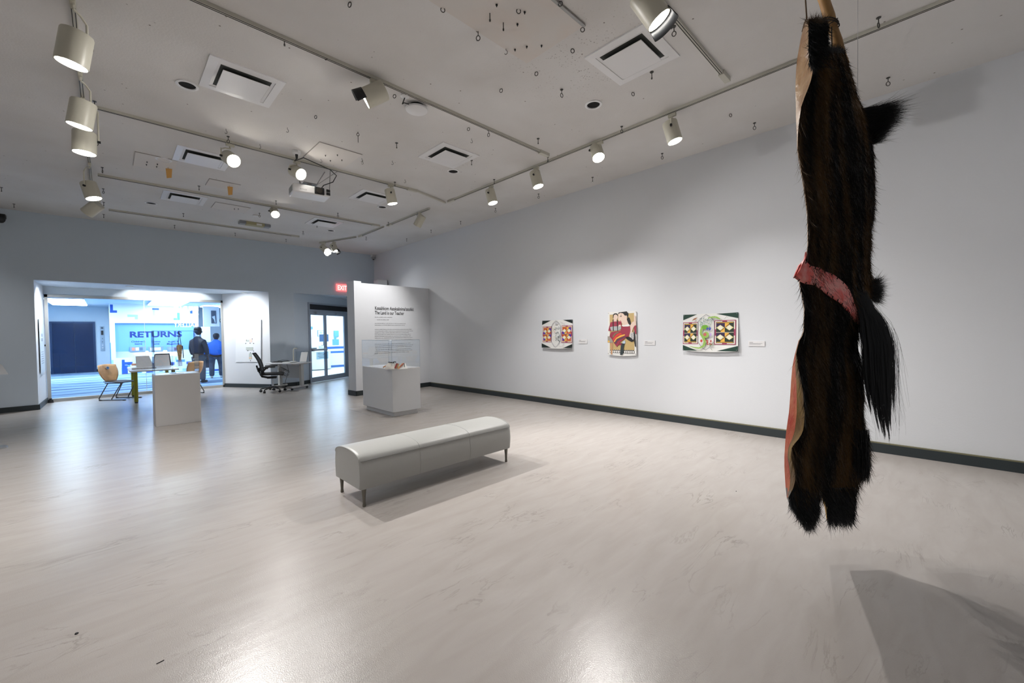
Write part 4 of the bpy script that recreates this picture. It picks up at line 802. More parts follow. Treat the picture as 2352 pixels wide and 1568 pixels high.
redm = mat('ochre_red', (.32, .05, .04), .6); tan = mat('tan_strip', (.58, .28, .12), .6)
strip(ux*.075-uy*.09+Vector((0, 0, .015)), ux*.105-uy*.05+Vector((0, 0, .10)), .03, redm, 'red_stripe')
strip(ux*.13-uy*.10+Vector((0, 0, .008)), ux*.205-uy*.03+Vector((0, 0, .095)), .032, tan, 'tan_stripe')
strip(ux*.165-uy*.10+Vector((0, 0, .035)), ux*.22-uy*.03+Vector((0, 0, .10)), .012, redm, 'red_stripe')
strip(ux*.10-uy*.05+Vector((0, 0, .02)), ux*.125-uy*.02+Vector((0, 0, .09)), .02, mat('yellow_strip', (.65, .5, .2), .6), 'yellow_stripe')
strip(-ux*.16-uy*.02+Vector((0, 0, .03)), -ux*.07-uy*.03+Vector((0, 0, .075)), .02, tan, 'tan_stripe')
strip(ux*.235-uy*.05+Vector((0, 0, .03)), ux*.215-uy*.0+Vector((0, 0, .095)), .012, mat('green_grey', (.15, .22, .2), .6), 'dark_edge')
b = MB(); b.add([ux*.16-uy*.12+Vector((0, 0, .004)), ux*.29-uy*.05+Vector((0, 0, .004)), ux*.23+uy*.02+Vector((0, 0, .10)), ux*.19-uy*.02+Vector((0, 0, .10))], [(0, 1, 2, 3)]); o = b.build('white_flap', paper, bd, world=False); o.modifiers.new('s', 'SOLIDIFY').thickness = .004
# smooth patch of newer flooring under the wide pedestal
b = MB(); b.box(3.42, 6.95, .0005, 4.55, 8.25, .0015); o = struct(b.build('trim_floor_patch', mat('patch_vinyl', (.40, .37, .345), .4)))

# wall text on the partition
ink = mat('black_ink', (.01, .01, .012), .6); ink2 = mat('grey_text_ink', (.10, .10, .11), .7)
def onp(x, y, off=.0012):
    d = Vector(ray(x, y)); o = Vector(CO); P0 = PA+pn*off; t = pn.dot(P0-o)/pn.dot(d); return o+d*t
wt = thing('exhibition_wall_text', 'black title lettering and grey text block on the white partition', 'wall text', onp(861, 760))
q = onp(861, 711); text('title_lettering', "Kssaáhkom Aassksáinima'tstohki:", .125, q, pd, (0, 0, 1), ink, wt, bold=.0018, ext=.0005, width=(onp(950, 711)-q).length)
q = onp(861, 721.5); text('title_lettering', 'The Land is our Teacher', .125, q, pd, (0, 0, 1), ink, wt, bold=.0018, ext=.0005, width=(onp(928, 721)-q).length)
b = MB(); up = Vector((0, 0, 1))
def line(x, y, x1, h=.013):
    a = onp(x, y, .0008); c = onp(x1, y, .0008); L = (c-a).length; s = 0
    while s < L-.01:
        wl = random.uniform(.025, .11); e = min(s+wl, L); p0 = a+pd*s
        k = 0
        while s+k < e:
            u0 = a+pd*(s+k); w_ = random.uniform(.006, .012); hh = h*random.choice((.6, .6, 1)); b.add([u0, u0+pd*w_*.75, u0+pd*w_*.75+up*hh, u0+up*hh], [(0, 1, 2, 3)]); k += w_
        s = e+.014
for y, x, x1 in ((728.5, 861, 901), (734.5, 866, 893), (743, 861, 931), (747, 861, 930), (757, 861, 945), (761, 861, 949), (765, 861, 938), (769, 861, 943), (773, 861, 944), (777, 861, 947), (781.5, 861, 945), (791, 861, 943), (795, 862, 948), (799, 862, 946), (804, 863, 944), (808, 862, 947), (812, 861, 940)): line(x, y, x1)
b.build('text_block', ink2, wt)

# ------------------------------------------------------------------ artworks on the right wall
def uvp(y0, y1, z0, z1, off=.02):
    return lambda u, v, k=0: Vector((WX-off-.0006*k-.02*0, y0+(y1-y0)*u, z0+(z1-z0)*v))
ACOL = {}
def acol(c):
    k = 'print_%02x%02x%02x' % tuple(int(v*255) for v in c)
    return mat(k, c, .55)
def artwork(lab, y0, y1, z0, z1, shapes, name='art_print', sag=.03):
    t = thing(name, lab, 'artwork', (WX-.015, (y0+y1)/2, z0)); n = 12
    def P(u, v, k): return Vector((WX-.008-sag*(1-v)-.0012*k, y0+(y1-y0)*u, z0+(z1-z0)*v-(.018*math.sin(PI*u) if k == 0 and v < .01 else 0)))
    b = MB(); rows = [[P(i/n, j/8, 0) for i in range(n+1)] for j in range(9)]; b.grid(rows); o = b.build('sheet', paper, t, smooth=True)
    by = {}
    for k, (c, pts) in enumerate(shapes): by.setdefault(c, []).append((k, pts))
    b = MB(); ms = []
    for c, L in by.items():
        ms.append(acol(c)); b.mi = len(ms)-1
        for k, pts in L:
            # fan from the centroid so the print follows the sheet
            cu = sum(p[0] for p in pts)/len(pts); cv = sum(p[1] for p in pts)/len(pts); kk = 1+k*.12
            vs = [P(u, v, kk) for u, v in pts]; b.add(vs, [tuple(range(len(vs)))])
    b.build('printed_image', ms, t)
    for (u, v) in ((.02, .97), (.98, .97), (.02, .03), (.98, .03)):
        q = P(u, v, 3); b = MB(); b.cyl(q, q-Vector((.006, 0, 0)), .006, n=10); b.build('push_pin', chrome, t)
    return t
def rect(u0, v0, u1, v1): return [(u0, v0), (u1, v0), (u1, v1), (u0, v1)]
def ell(cu, cv, ru, rv, n=16, a0=0): return [(cu+ru*math.cos(a0+2*PI*k/n), cv+rv*math.sin(a0+2*PI*k/n)) for k in range(n)]
def stroke(pts, w, asp=1):
    L = []; R = []
    for i, p in enumerate(pts):
        a = pts[max(0, i-1)]; c = pts[min(len(pts)-1, i+1)]; dx, dy = c[0]-a[0], (c[1]-a[1])/asp; l = math.hypot(dx, dy) or 1
        ww = w[i] if isinstance(w, (list, tuple)) else w
        L.append((p[0]-dy/l*ww, p[1]+dx/l*ww*asp)); R.append((p[0]+dy/l*ww, p[1]-dx/l*ww*asp))
    return L+R[::-1]
def strokes(S, c, pts, w, asp=1):
    for i in range(len(pts)-1):
        S.append((c, stroke(pts[i:i+2], (w[i:i+2] if isinstance(w, (list, tuple)) else w), asp)))
MAR = (.36, .05, .12); YEL = (.85, .50, .08); CREAM = (.86, .82, .70)
def design(S, u0, v0, u1, v1, c1, c2, c3, bg, flip=1, bars=YEL, uclip=None):
    U = lambda u, v: (u0+(u1-u0)*u, v0+(v1-v0)*v); q = lambda *p: [U(*x) for x in p]
    R_ = lambda a, b_, c, d: [U(a, b_), U(c, b_), U(c, d), U(a, d)]
    S.append((MAR, R_(0, 0, 1, 1))); S.append((CREAM, R_(.04, .03, .96, .97))); S.append((MAR, R_(0, .37, 1, .63))); S.append((MAR, R_(.38, 0, .6, 1)))
    S.append((bg, R_(.09, .065, .91, .935)))
    S.append((bars, R_(.12, .085, .88, .11))); S.append((bars, R_(.12, .89, .88, .915)))
    for y0 in (.12, .51):
        h = .37; V = lambda v: y0+h*v
        S.append((c1, R_(.1, V(0), .5, V(1)))); S.append((c2, R_(.5, V(0), .9, V(1))))
        S.append((c3, q((.1, V(0)), (.3, V(0)), (.5, V(.5)), (.1, V(.6))))); S.append((c3, q((.9, V(1)), (.7, V(1)), (.5, V(.5)), (.9, V(.4)))))
        S.append((YEL, q((.5, V(.5)), (.5, V(1)), (.7, V(1)), (.68, V(.8))))); S.append((YEL, q((.5, V(.5)), (.5, V(0)), (.3, V(0)), (.32, V(.2)))))
        for cx in (.29, .71):
            S.append(((.72, .70, .30), q((cx-.19, V(.5)), (cx, V(.82)), (cx+.19, V(.5)), (cx, V(.18)))))
            S.append((CREAM, [U(cx+.105*math.cos(a), V(.5+.22*math.sin(a))) for a in np.linspace(0, 2*PI, 14, endpoint=False)]))
        S.append(((.25, .06, .05), q((.3, V(.12)), (.33, V(.12)), (.7, V(.85)), (.67, V(.88)))))
    S.append(((.45, .40, .32), R_(.09, .485, .91, .515)))
def outline(S, w=.006, c=(.12, .12, .16), cu=.48):
    for s in (-1, 1):
        strokes(S, c, [(cu, .98), (cu+s*.10, .88), (cu+s*.15, .78), (cu+s*.155, .5), (cu+s*.15, .24), (cu+s*.06, .08), (cu, .02)], w)
rs = random.Random(3)
# left print: violet, orange and yellow panels
S = []; DK = (.01, .02, .018)
for tri in ([(0, 1), (.30, .995), (0, .84)], [(1, 1), (.70, 1), (1, .86)], [(0, 0), (.32, .0), (0, .16)], [(1, 0), (.72, 0), (1, .14)]): S.append((DK, tri))
design(S, .03, .20, .34, .78, (.55, .08, .02), (.62, .10, .05), (.08, .02, .42), (.30, .05, .10)); design(S, .66, .19, 1.0, .80, (.55, .08, .02), (.62, .10, .05), (.08, .02, .42), (.30, .05, .10))
outline(S, .005)
for k in range(34):
    u = rs.uniform(.45, .62); v = rs.uniform(.22, .74); a = rs.choice((.9, 1.1, 2.2)); l = rs.uniform(.02, .06); strokes(S, rs.choice(((.05, .09, .10), (.05, .09, .10), (.35, .38, .4))), [(u, v), (u+l*.6*math.cos(a), v+l*math.sin(a))], .008)
for k in range(16): u = rs.uniform(.37, .46); v = rs.uniform(.25, .76); strokes(S, rs.choice(((.75, .6, .2), (.75, .45, .45), (.6, .65, .3))), [(u, v), (u+rs.uniform(-.02, .03), v+rs.uniform(.02, .06))], .005)
S.append(((.6, .6, .62), ell(.50, .88, .05, .035)))
strokes(S, (.5, .42, .46), [(.62, .94), (.70, .90), (.72, .87), (.78, .86)], .004); strokes(S, (.5, .45, .48), [(.62, .06), (.70, .05), (.76, .12), (.76, .17)], .004)
artwork('leftmost print on the right wall, violet and orange panels around a drawn cocoon', 5.74, 4.95, 1.16, 1.718, S)
# middle print: a woman with a child on her lap
Z = lambda *p: [((x-195)/815., 1-(y-160)/1235.) for x, y in p]
S = []; A_ = S.append; RED = (.34, .035, .07); TANB = (.58, .42, .18); SK = (.80, .62, .52); BK = (.012, .012, .015); WH = (.85, .84, .82)
A_((TANB, Z((245, 240), (940, 220), (955, 1250), (255, 1250))))
for k in range(12):
    cx = 285+k*58; A_((BK, Z((cx-30, 1340), (cx-30, 1275), (cx-15, 1250), (cx+15, 1250), (cx+30, 1275), (cx+30, 1340)))); A_((WH, [((cx+24*math.cos(a)-195)/815., 1-(1302+34*math.sin(a)-160)/1235.) for a in np.linspace(0, 2*PI, 12, endpoint=False)]))
A_(((.35, .32, .28), Z((192, 860), (260, 865), (340, 980), (345, 1050), (192, 1045)))); A_((YEL, Z((200, 985), (250, 990), (250, 1040), (200, 1035))))
A_(((.55, .30, .15), Z((262, 1060), (345, 1050), (345, 1160), (330, 1385), (290, 1385), (285, 1150))))
A_((RED, Z((600, 585), (800, 565), (860, 620), (830, 760), (790, 880), (680, 880), (540, 760), (580, 660))))
A_((WH, Z((600, 560), (640, 520), (760, 500), (850, 560), (790, 590), (640, 590))))
A_((SK, Z((600, 480), (740, 380), (790, 520), (650, 560))))
A_((SK, Z((495, 330), (505, 230), (600, 190), (700, 270), (750, 300), (740, 400), (640, 490), (560, 470), (500, 400))))
A_((BK, Z((485, 230), (520, 185), (620, 178), (740, 165), (790, 230), (775, 340), (740, 280), (690, 285), (640, 220), (560, 200))))
A_((BK, Z((770, 330), (820, 350), (865, 520), (860, 600), (800, 520), (745, 400))))
A_((BK, Z((560, 262), (600, 255), (598, 268), (562, 275)))); A_((BK, Z((545, 300), (600, 290), (600, 312), (550, 312)))); A_(((.5, .12, .1), Z((535, 420), (580, 405), (575, 430))))
A_((SK, Z((355, 320), (370, 240), (420, 215), (480, 240), (490, 330), (460, 390), (420, 410), (380, 390)))); A_((SK, Z((370, 400), (460, 395), (480, 440), (370, 445))))
A_((BK, Z((345, 350), (350, 240), (400, 205), (460, 210), (495, 260), (490, 300), (460, 250), (415, 235), (375, 260), (360, 350))))
A_((RED, Z((280, 460), (370, 440), (480, 440), (590, 440), (600, 560), (590, 640), (500, 620), (380, 610), (310, 620), (290, 710), (210, 700), (240, 580))))
A_(((.45, .48, .48), Z((260, 600), (350, 580), (580, 575), (590, 650), (500, 700), (300, 700)))); A_((SK, Z((510, 550), (560, 530), (590, 570), (520, 590))))
A_((BK, Z((340, 380), (365, 380), (375, 700), (350, 720)))); A_((BK, Z((460, 400), (490, 400), (500, 720), (480, 720))))
A_((RED, Z((290, 740), (560, 710), (730, 850), (720, 910), (560, 1030), (470, 1170), (390, 1070), (330, 960), (250, 860))))
A_(((.22, .20, .10), Z((340, 860), (400, 780), (500, 735), (520, 760), (430, 800), (350, 910)))); A_(((.70, .06, .04), Z((345, 950), (400, 870), (470, 800), (560, 765), (620, 800), (480, 860), (380, 990))))
A_(((.90, .52, .08), Z((375, 1010), (450, 910), (560, 840), (700, 805), (690, 840), (560, 890), (460, 940), (400, 1035)))); A_(((.10, .06, .08), Z((400, 1050), (470, 950), (600, 900), (720, 860), (715, 885), (600, 945), (480, 1000), (440, 1090))))
A_((BK, Z((735, 885), (850, 880), (940, 950), (935, 1000), (880, 1020), (800, 980), (730, 930)))); A_(((.5, .6, .72), Z((620, 1020), (700, 975), (710, 1060), (640, 1090))))
A_(((.03, .045, .05), Z((590, 1060), (690, 1070), (660, 1200), (655, 1330), (620, 1390), (560, 1390), (575, 1200)))); A_((RED, Z((500, 1100), (590, 1040), (600, 1120))))
A_((SK, Z((840, 560), (900, 470), (1000, 440), (1000, 560), (930, 620), (880, 780), (820, 860), (850, 700)))); A_((RED, Z((950, 580), (1008, 560), (1010, 800), (985, 800), (945, 680))))
A_((WH, Z((850, 780), (930, 750), (960, 900), (920, 960), (830, 880))))
for k in range(7): A_((BK, Z((845+4*k, 800+22*k), (940+2*k, 765+24*k), (942+2*k, 773+24*k), (845+4*k, 810+22*k))))
A_((BK, Z((940, 690), (975, 800), (985, 930), (1000, 1160), (975, 1150), (945, 950)))); A_((SK, Z((945, 300), (985, 290), (990, 470), (950, 470))))
artwork('tall middle print on the right wall, woman in red holding a child', 4.15, 3.582, 1.055, 1.825, S, sag=.02)
# right print: dark geometric panels with painted plants
S = []; GR = (.008, .045, .03)
for tri in ([(0, .995), (.27, .99), (0, .84)], [(1, 1), (.62, .985), (1, .85)], [(0, .0), (.28, 0), (0, .15)], [(1, 0), (.64, 0), (1, .14)]): S.append((GR, tri))
NV = (.03, .015, .07); BG = (.012, .015, .02)
design(S, 0, .18, .29, .78, NV, (.015, .03, .02), (.015, .03, .02), BG); design(S, .59, .17, .965, .81, NV, (.015, .03, .02), (.015, .03, .02), BG)
outline(S, .004, (.15, .15, .2), .44)
for k in range(60): u = rs.uniform(.33, .55); v = rs.uniform(.62, .86); a = rs.uniform(0, PI); strokes(S, rs.choice(((.25, .38, .36), (.1, .18, .17), (.35, .5, .3))), [(u, v), (u+.035*math.cos(a), v+.05*math.sin(a))], .003, 1.4)
LG = (.30, .50, .10); strokes(S, LG, [(.47, .66), (.40, .66), (.36, .58), (.35, .46), (.40, .36), (.43, .24), (.41, .14), (.33, .07), (.22, .09), (.14, .12)], [.03, .03, .02, .02, .022, .022, .022, .018, .012, .004])
S.append(((.16, .42, .03), ell(.43, .64, .06, .06, 9))); S.append((LG, ell(.45, .43, .055, .085, 12))); S.append(((.55, .12, .12), ell(.43, .44, .03, .045, 10)))
strokes(S, LG, [(.48, .88), (.55, .90), (.62, .90), (.70, .84)], [.01, .02, .022, .012]); S.append(((.35, .14, .06), [(.18, .82), (.22, .88), (.29, .91), (.25, .85)]))
for k in range(14): u = rs.uniform(.46, .54); v = rs.uniform(.55, .62); S.append(((.05, .08, .5), ell(u, v, .011, .016, 7)))
for k in range(12): u = rs.uniform(.50, .57); v = rs.uniform(.36, .50); strokes(S, (.55, .42, .75), [(.54, .42), (u, v)], .006)
for k in range(12): u = rs.uniform(.46, .57); v = rs.uniform(.16, .30); S.append(((.42, .04, .03), ell(u, v, .014, .018, 7)))
for k in range(9): u = rs.uniform(.47, .58); v = rs.uniform(.06, .26); strokes(S, (.2, .3, .12), [(u, v), (u+.02, v-.04)], .004)
S.append(((.55, .06, .05), ell(.37, .27, .022, .04, 9)))
strokes(S, (.1, .1, .12), [(.77, .84), (.80, .87), (.81, .90), (.84, .87)], .002)
artwork('rightmost wide print on the wall, dark geometric panels with painted green plants', 2.778, 1.983, 1.16, 1.722, S)
for y0, y1, z0, z1, lab in ((4.818, 4.615, 1.249, 1.331, 'small white caption card between the first two prints'), (3.449, 3.254, 1.238, 1.311, 'small white caption card right of the woman and child print'), (1.856, 1.649, 1.237, 1.309, 'small white caption card right of the plant print')):
    t = thing('caption_card', lab, 'label card', (WX-.006, (y0+y1)/2, z0)); b = MB(); b.box(WX-.008, y1, z0, WX, y0, z1); b.build('card', white_l, t)
    b = MB(); b.box(WX-.0086, y0-.06, z1-.022, WX-.008, y0-.015, z1-.017)
    for k in range(2): b.box(WX-.0086, y1+.03+.02*k, z1-.036-.012*k, WX-.008, y0-.015, z1-.033-.012*k)
    b.build('printed_lines', ink2, t)
# wall outlet left? faint patch plate high on the right wall is part of the paint
# ------------------------------------------------------------------ pin board and poster on the bay walls
bdir = Vector((SRx-BX1, Y2-D, 0)).normalized(); bnrm = Vector((-bdir.y, bdir.x, 0))
if bnrm.dot(Vector((0, 0, 1.5))-Vector((BX1, D, 1.5))) < 0: bnrm = -bnrm
def onb(x, y, off=.012):
    d = Vector(ray(x, y)); o = Vector(CO); P0 = Vector((BX1, D, 0))+bnrm*off; t = bnrm.dot(P0-o)/bnrm.dot(d); return o+d*t
wb = thing('white_board', 'white pin board with small papers on the bay wall beside the window', 'board', onb(570, 831))
def bq(b, x0, y0, x1, y1, off, th=.01):
    a, c, d, e = onb(x0, y1, off), onb(x1, y1, off), onb(x1, y0, off), onb(x0, y0, off); b.prism([a, c, d, e], -bnrm*th)
b = MB(); bq(b, 541, 736, 599.5, 831, .018, .016); b.build('board_panel', mat('board_white', (.86, .88, .9), .35), wb)
b = MB(); bq(b, 598.8, 734, 600, 831, .024, .02); b.build('side_rail', mat('rail_grey', (.34, .37, .40), .5), wb)
for (x0, y0, x1, y1, c, lab) in ((565, 780.5, 572, 784.5, (.55, .6, .55), 'grey'), (573, 778, 579, 786, (.85, .66, .58), 'pink'), (565, 797, 581, 804, (.6, .66, .62), 'grey'), (572, 811, 578.5, 825, (.66, .66, .68), 'grey'), (572, 820, 578, 823.5, (.85, .62, .45), 'o')):
    b = MB(); bq(b, x0, y0, x1, y1, .022 if lab != 'o' else .024, .003); b.build('pinned_paper', mat('pin_%s' % lab, c, .7), wb)
for (x, y) in ((566, 781), (579, 778), (564, 788.5), (582, 788.5), (574, 788), (569, 805), (582, 806), (575, 810), (575, 828)):
    q = onb(x, y, .026); b = MB(); b.cyl(q, q-bnrm*.01, .012, n=8); b.build('magnet', black, wb)
ps = thing('poster_panel', 'pale poster on the narrow left bay wall', 'poster', (BX0+.02, 14.1, .75))
b = MB(); b.box(BX0+.024, 13.62, .75, BX0+.03, 14.45, 1.965); b.build('panel', mat('poster_blue', (.66, .74, .80), .5), ps)
b = MB()
for z, y0, y1 in [(1.55, 13.85, 14.2), (1.45, 13.85, 14.2)]+[(1.2-.05*k, 13.8, 14.25) for k in range(6)]: b.box(BX0+.03, y0, z, BX0+.0312, y1, z+(.07 if z > 1.3 else .02))
b.build('printed_text', mat('poster_ink', (.4, .46, .52), .7), ps)
b = MB(); q = pt(98, 790, 0, BX0+.015); b.cyl((BX0+.01, 14.62, 1.35), (BX0+.04, 14.62, 1.35), .02, n=10); tag(b.build('wall_button', dark), 'tiny dark button on the left bay wall beside the poster', 'button')
# label rail at the left picture edge
lp = pt(6, 853, 1, 9.0); rl = thing('label_lectern', 'slanted clear label holder at the left picture edge', 'sign', (lp.x-.12, 9.0, 0))
b = MB(); b.cyl((0, 0, 0), (0, 0, .02), .14); b.cyl((0, 0, .02), (0, 0, lp.z), .015); b.build('post', chrome, rl, world=False)
b = MB(); b.prism([(-.22, -.1, lp.z-.03), (.18, -.1, lp.z-.03), (.10, .1, lp.z+.10), (-.22, .1, lp.z+.10)], (0, -.006, -.006)); b.build('label_plate', mat('plate_grey', (.5, .52, .54), .4), rl, world=False)

# ------------------------------------------------------------------ table with green legs, leaflets, two plywood chairs
tb = thing('table', 'small pale table on thick olive green legs before the window', 'table', (.75, 13.55, 0))
olive = mat('olive_green', (.24, .25, .02), .4)
X0, X1, Y0_, Y1_ = .33, 1.20, 12.66, 14.42
b = MB(); b.box(X0, Y0_, .715, X1, Y1_, .745); b.build('tabletop', white_l, tb, bevel=.006)
for (x, y) in ((X0+.10, Y0_+.12), (X1-.10, Y0_+.12), (X0+.10, Y1_-.12), (X1-.10, Y1_-.12)):
    b = MB(); b.cyl((x, y, .03), (x, y, .715), .036); lg = b.build('leg', olive, tb, smooth=True); b = MB(); b.cyl((x, y, 0), (x, y, .03), .03); b.build('foot', black, lg)
def on74(x, y, z=.746): return pt(x, y, 2, z)
# acrylic leaflet stands on the table
for (cx, cy, rz, lab, cc) in ((.60, 13.75, .3, 'clear leaflet stand with grey printed sheets on the green-legged table', (.72, .73, .74)), (1.0, 14.1, -.2, 'clear leaflet stand with pinkish sheets on the green-legged table', (.86, .76, .74))):
    t = thing('leaflet_stand', lab, 'leaflet stand', (cx, cy, .746), rz)
    b = MB(); b.prism([(-.2, -.12, 0), (.2, -.12, 0), (.15, .02, .33), (-.15, .02, .33)], (0, .006, 0)); b.prism([(-.2, .14, 0), (.2, .14, 0), (.15, .03, .33), (-.15, .03, .33)], (0, .006, 0)); b.build('acrylic_panel', acry, t, world=False)
    b = MB(); b.prism([(-.17, -.128, .02), (.17, -.128, .02), (.135, .0, .30), (-.135, .0, .30)], (0, .003, 0)); sh = b.build('printed_sheet', mat('sheet_%d' % (cx*100), cc, .6, var=(.75, .76, .76), vs=14), t, world=False)
q = on74(305, 848); b = MB(); b.box(q.x-.02, q.y-.1, .745, q.x+.42, q.y+.12, .775); tag(b.build('magazine_stack', mat('magazine', (.70, .70, .68), .5, var=(.45, .45, .45), vs=20), bevel=.004), 'stack of grey magazines at the near corner of the green-legged table', 'magazines')
q = on74(311, 842); b = MB(); b.M = Matrix.Translation((q.x+.05, q.y+.05, .775)); b.box(-.12, -.05, 0, .12, .05, .055); tag(b.build('orange_box', mat('salmon_card', (.72, .38, .24), .6), bevel=.004), 'small salmon card box on the magazines', 'box')
b = MB(); q = on74(337, 843); b.M = Matrix.Translation((q.x, q.y, .746)); b.lathe([(.02, 0), (.02, .03), (.0001, .03)], 12); tag(b.build('pen_cap', black), 'tiny black item on the green-legged table', 'cap')
birch = mat('birch_plywood', (.82, .52, .27), .4, var=(.62, .36, .17), vs=6)
gm = mat('dark_steel_tube', (.10, .11, .12), .35, .6)
def school_chair(lab, loc, rz):
    t = thing('school_chair', lab, 'chair', loc, rz, 'plywood chairs at the green-legged table'); t.scale = (1.12, 1.12, 1.03)
    # local: faces +x, seat z .43, back at x -.2
    b = MB(); rows = []
    for j in range(9):
        v = j/8; hw = .20+.025*math.sin(PI*min(1, v*1.1))-.10*(1-v)**2.5; rows.append([(-.20-.09*v+.035*(1-(2*i/10-1)**2)*-1, hw*(2*i/10-1), .42+.42*v-.02*(2*i/10-1)**2*v) for i in range(11)])
    b.grid(rows); bk = b.build('backrest', birch, t, world=False, smooth=True); bk.modifiers.new('s', 'SOLIDIFY').thickness = .012
    b = MB(); b.M = Matrix.Translation((-.305, 0, .745))@Euler((0, PI/2-.2, 0)).to_matrix().to_4x4(); b.lathe([(.030, .028), (.036, .028), (.036, -.012), (.030, -.012)], 20); b.f = [f for f in b.f if len(f) == 4]; b.m = b.m[:len(b.f)]; b.build('hole_ring', chrome, bk, world=False, smooth=True)
    b = MB(); b.M = Matrix.Translation((-.305, 0, .745))@Euler((0, PI/2-.2, 0)).to_matrix().to_4x4(); b.lathe([(.030, .026), (.0001, .026)], 20); b.lathe([(.030, -.011), (.0001, -.011)], 20); b.build('grip_hole', blue_m, bk, world=False)
    b = MB(); b.grid([[(-.2+.42*u, y*(.16+.05*math.sin(PI*min(u*.8+.2, 1))), .42+.012*math.cos(u*PI)) for y in np.linspace(-1, 1, 9)] for u in np.linspace(0, 1, 9)]); se = b.build('seat', mat('seat_dark', (.04, .04, .045), .5), t, world=False, smooth=True); se.modifiers.new('s', 'SOLIDIFY').thickness = .014
    for s in (-1, 1):
        b = MB(); y = s*.19; b.tube([(.2, y*.85, .40), (-.17, y*.85, .40), (-.19, y*.85, .405)], .010, 8)
        b.tube([(.17, y*.9, .40), (-.10, y, .06), (-.14, y, .015), (-.09, y, .012), (.26, y, .012)] if False else [(-.12, y*.9, .40), (-.30, y, .05), (-.29, y, .018), (-.24, y, .012), (.24, y, .012)], .010, 8, )
        b.tube([(.17, y*.9, .40), (-.03, y, .03), (-.0, y, .012)], .010, 8)
        b.build('frame_tube', gm, t, world=False, smooth=True)
        for x in (-.27, .24): b = MB(); b.box(x-.03, y-.014, 0, x+.03, y+.014, .02); b.build('foot_glide', black, t, world=False, bevel=.004)
    return t
school_chair('bent plywood chair with a round back hole at the left of the green-legged table', (.20, 13.93, 0), -.78)
school_chair('bent plywood chair seen through the clear case, right of the green-legged table', (1.42, 13.75, 0), 2.25)

# ------------------------------------------------------------------ office desk and mesh chair
dk = thing('office_desk', 'white office desk on wheeled metal T-legs by the entrance', 'desk', (3.75, 12.95, 0))
c0, c1 = on74(632, 832, .74), on74(710, 831, .74)
dd = Vector((3.99, 12.42, 0)); de = Vector((3.45, 13.0, 0))
# footprint: parallel to the far wall, x 3.33..4.1, y 12.42..13.05
DX0, DX1, DY0, DY1 = 3.25, 4.25, 12.64, 13.26
b = MB(); b.box(DX0, DY0, .715, DX1, DY1, .745); b.build('desktop', white_l, dk, bevel=.006)
lgm = mat('desk_grey', (.58, .58, .56), .4)
for x in (DX0+.12, DX1-.14):
    b = MB(); b.box(x-.035, DY0+.32, .08, x+.035, DY0+.42, .70); b.box(x-.025, DY0+.05, .685, x+.025, DY1-.05, .715); lg = b.build('leg', lgm, dk, bevel=.005)
    b = MB(); b.box(x-.03, DY0-.02, .06, x+.03, DY1-.02, .10); b.build('foot_bar', lgm, lg, bevel=.005)
    for y in (DY0+.02, DY1-.06): b = MB(); b.cyl((x-.014, y, .03), (x+.014, y, .03), .03, n=16); b.build('caster', black, lg, smooth=True)
b = MB(); b.box(DX0+.15, DY0+.36, .30, DX1-.17, DY0+.375, .66); b.build('modesty_panel', mat('panel_grey', (.50, .52, .54), .5), dk)
b = MB(); random.seed(4)
for k in range(5):
    cx = DX0+.25+.06*k; b.tube([(cx+.08*math.cos(a)*(1+.1*k), DY0+.28-.02*k, .52+.09*math.sin(a)-.015*k) for a in np.linspace(0, 2*PI*.93, 16)], .005, 5)
b.tube([(3.7, DY0+.28, .70), (3.78, DY0+.26, .5), (3.7, DY0+.25, .3), (3.62, DY0+.27, .12)], .005, 5); b.build('cable_bundle', black, dk)
dk.location = (3.62, 12.68, 0); dk.rotation_euler.z = -PI/3
def dkp(u, v): q = dk.rotation_euler.to_matrix()@Vector((u, v, 0)); return q.x+3.62, q.y+12.68
b = MB(); b.M = Matrix.Translation((*dkp(-.26, -.02), .746))@Matrix.Rotation(-.9, 4, 'Z'); b.box(-.2, -.13, 0, .2, .13, .02); lt = tag(b.build('closed_laptop', black, bevel=.006), 'flat dark laptop on the left of the white office desk', 'laptop')
b = MB(); b.M = Matrix.Translation((*dkp(-.25, -.01), .768))@Matrix.Rotation(-.7, 4, 'Z'); b.box(-.17, -.1, 0, .17, .1, .008); b.tube([(-.15, .1, .01), (-.05, .18, .03), (.1, .15, .02), (.2, .05, .0)], .006, 5); tag(b.build('tablet_with_cord', dark), 'thin tablet and cord lying on the dark laptop', 'tablet')
b = MB(); b.M = Matrix.Translation((*dkp(.13, -.12), .746))@Matrix.Rotation(-1.2, 4, 'Z')
for k in range(4): b.box(-.16+.01*k, -.11, .006*k, .16+.008*k, .11, .006*k+.005)
tag(b.build('paper_stack', mat('paper_grey', (.66, .68, .67), .7)), 'low stack of papers in the middle of the office desk', 'papers')
q = on74(659, 826); dlp = thing('desk_lamp', 'slim white desk lamp with a bent head on the office desk', 'lamp', (*dkp(-.05, .22), .746))
b = MB(); b.M = Matrix.Translation((0, 0, 0)); b.box(-.06, -.05, 0, .06, .05, .015); b.build('base', white_p, dlp, world=False, bevel=.004)
b = MB(); b.tube([(0, 0, .015), (0, 0, .33), (.015, 0, .37), (.05, -.01, .385), (.09, -.02, .365)], .014, 10); b.build('stem', mat('cream_stem', (.72, .70, .6), .4), dlp, world=False, smooth=True)
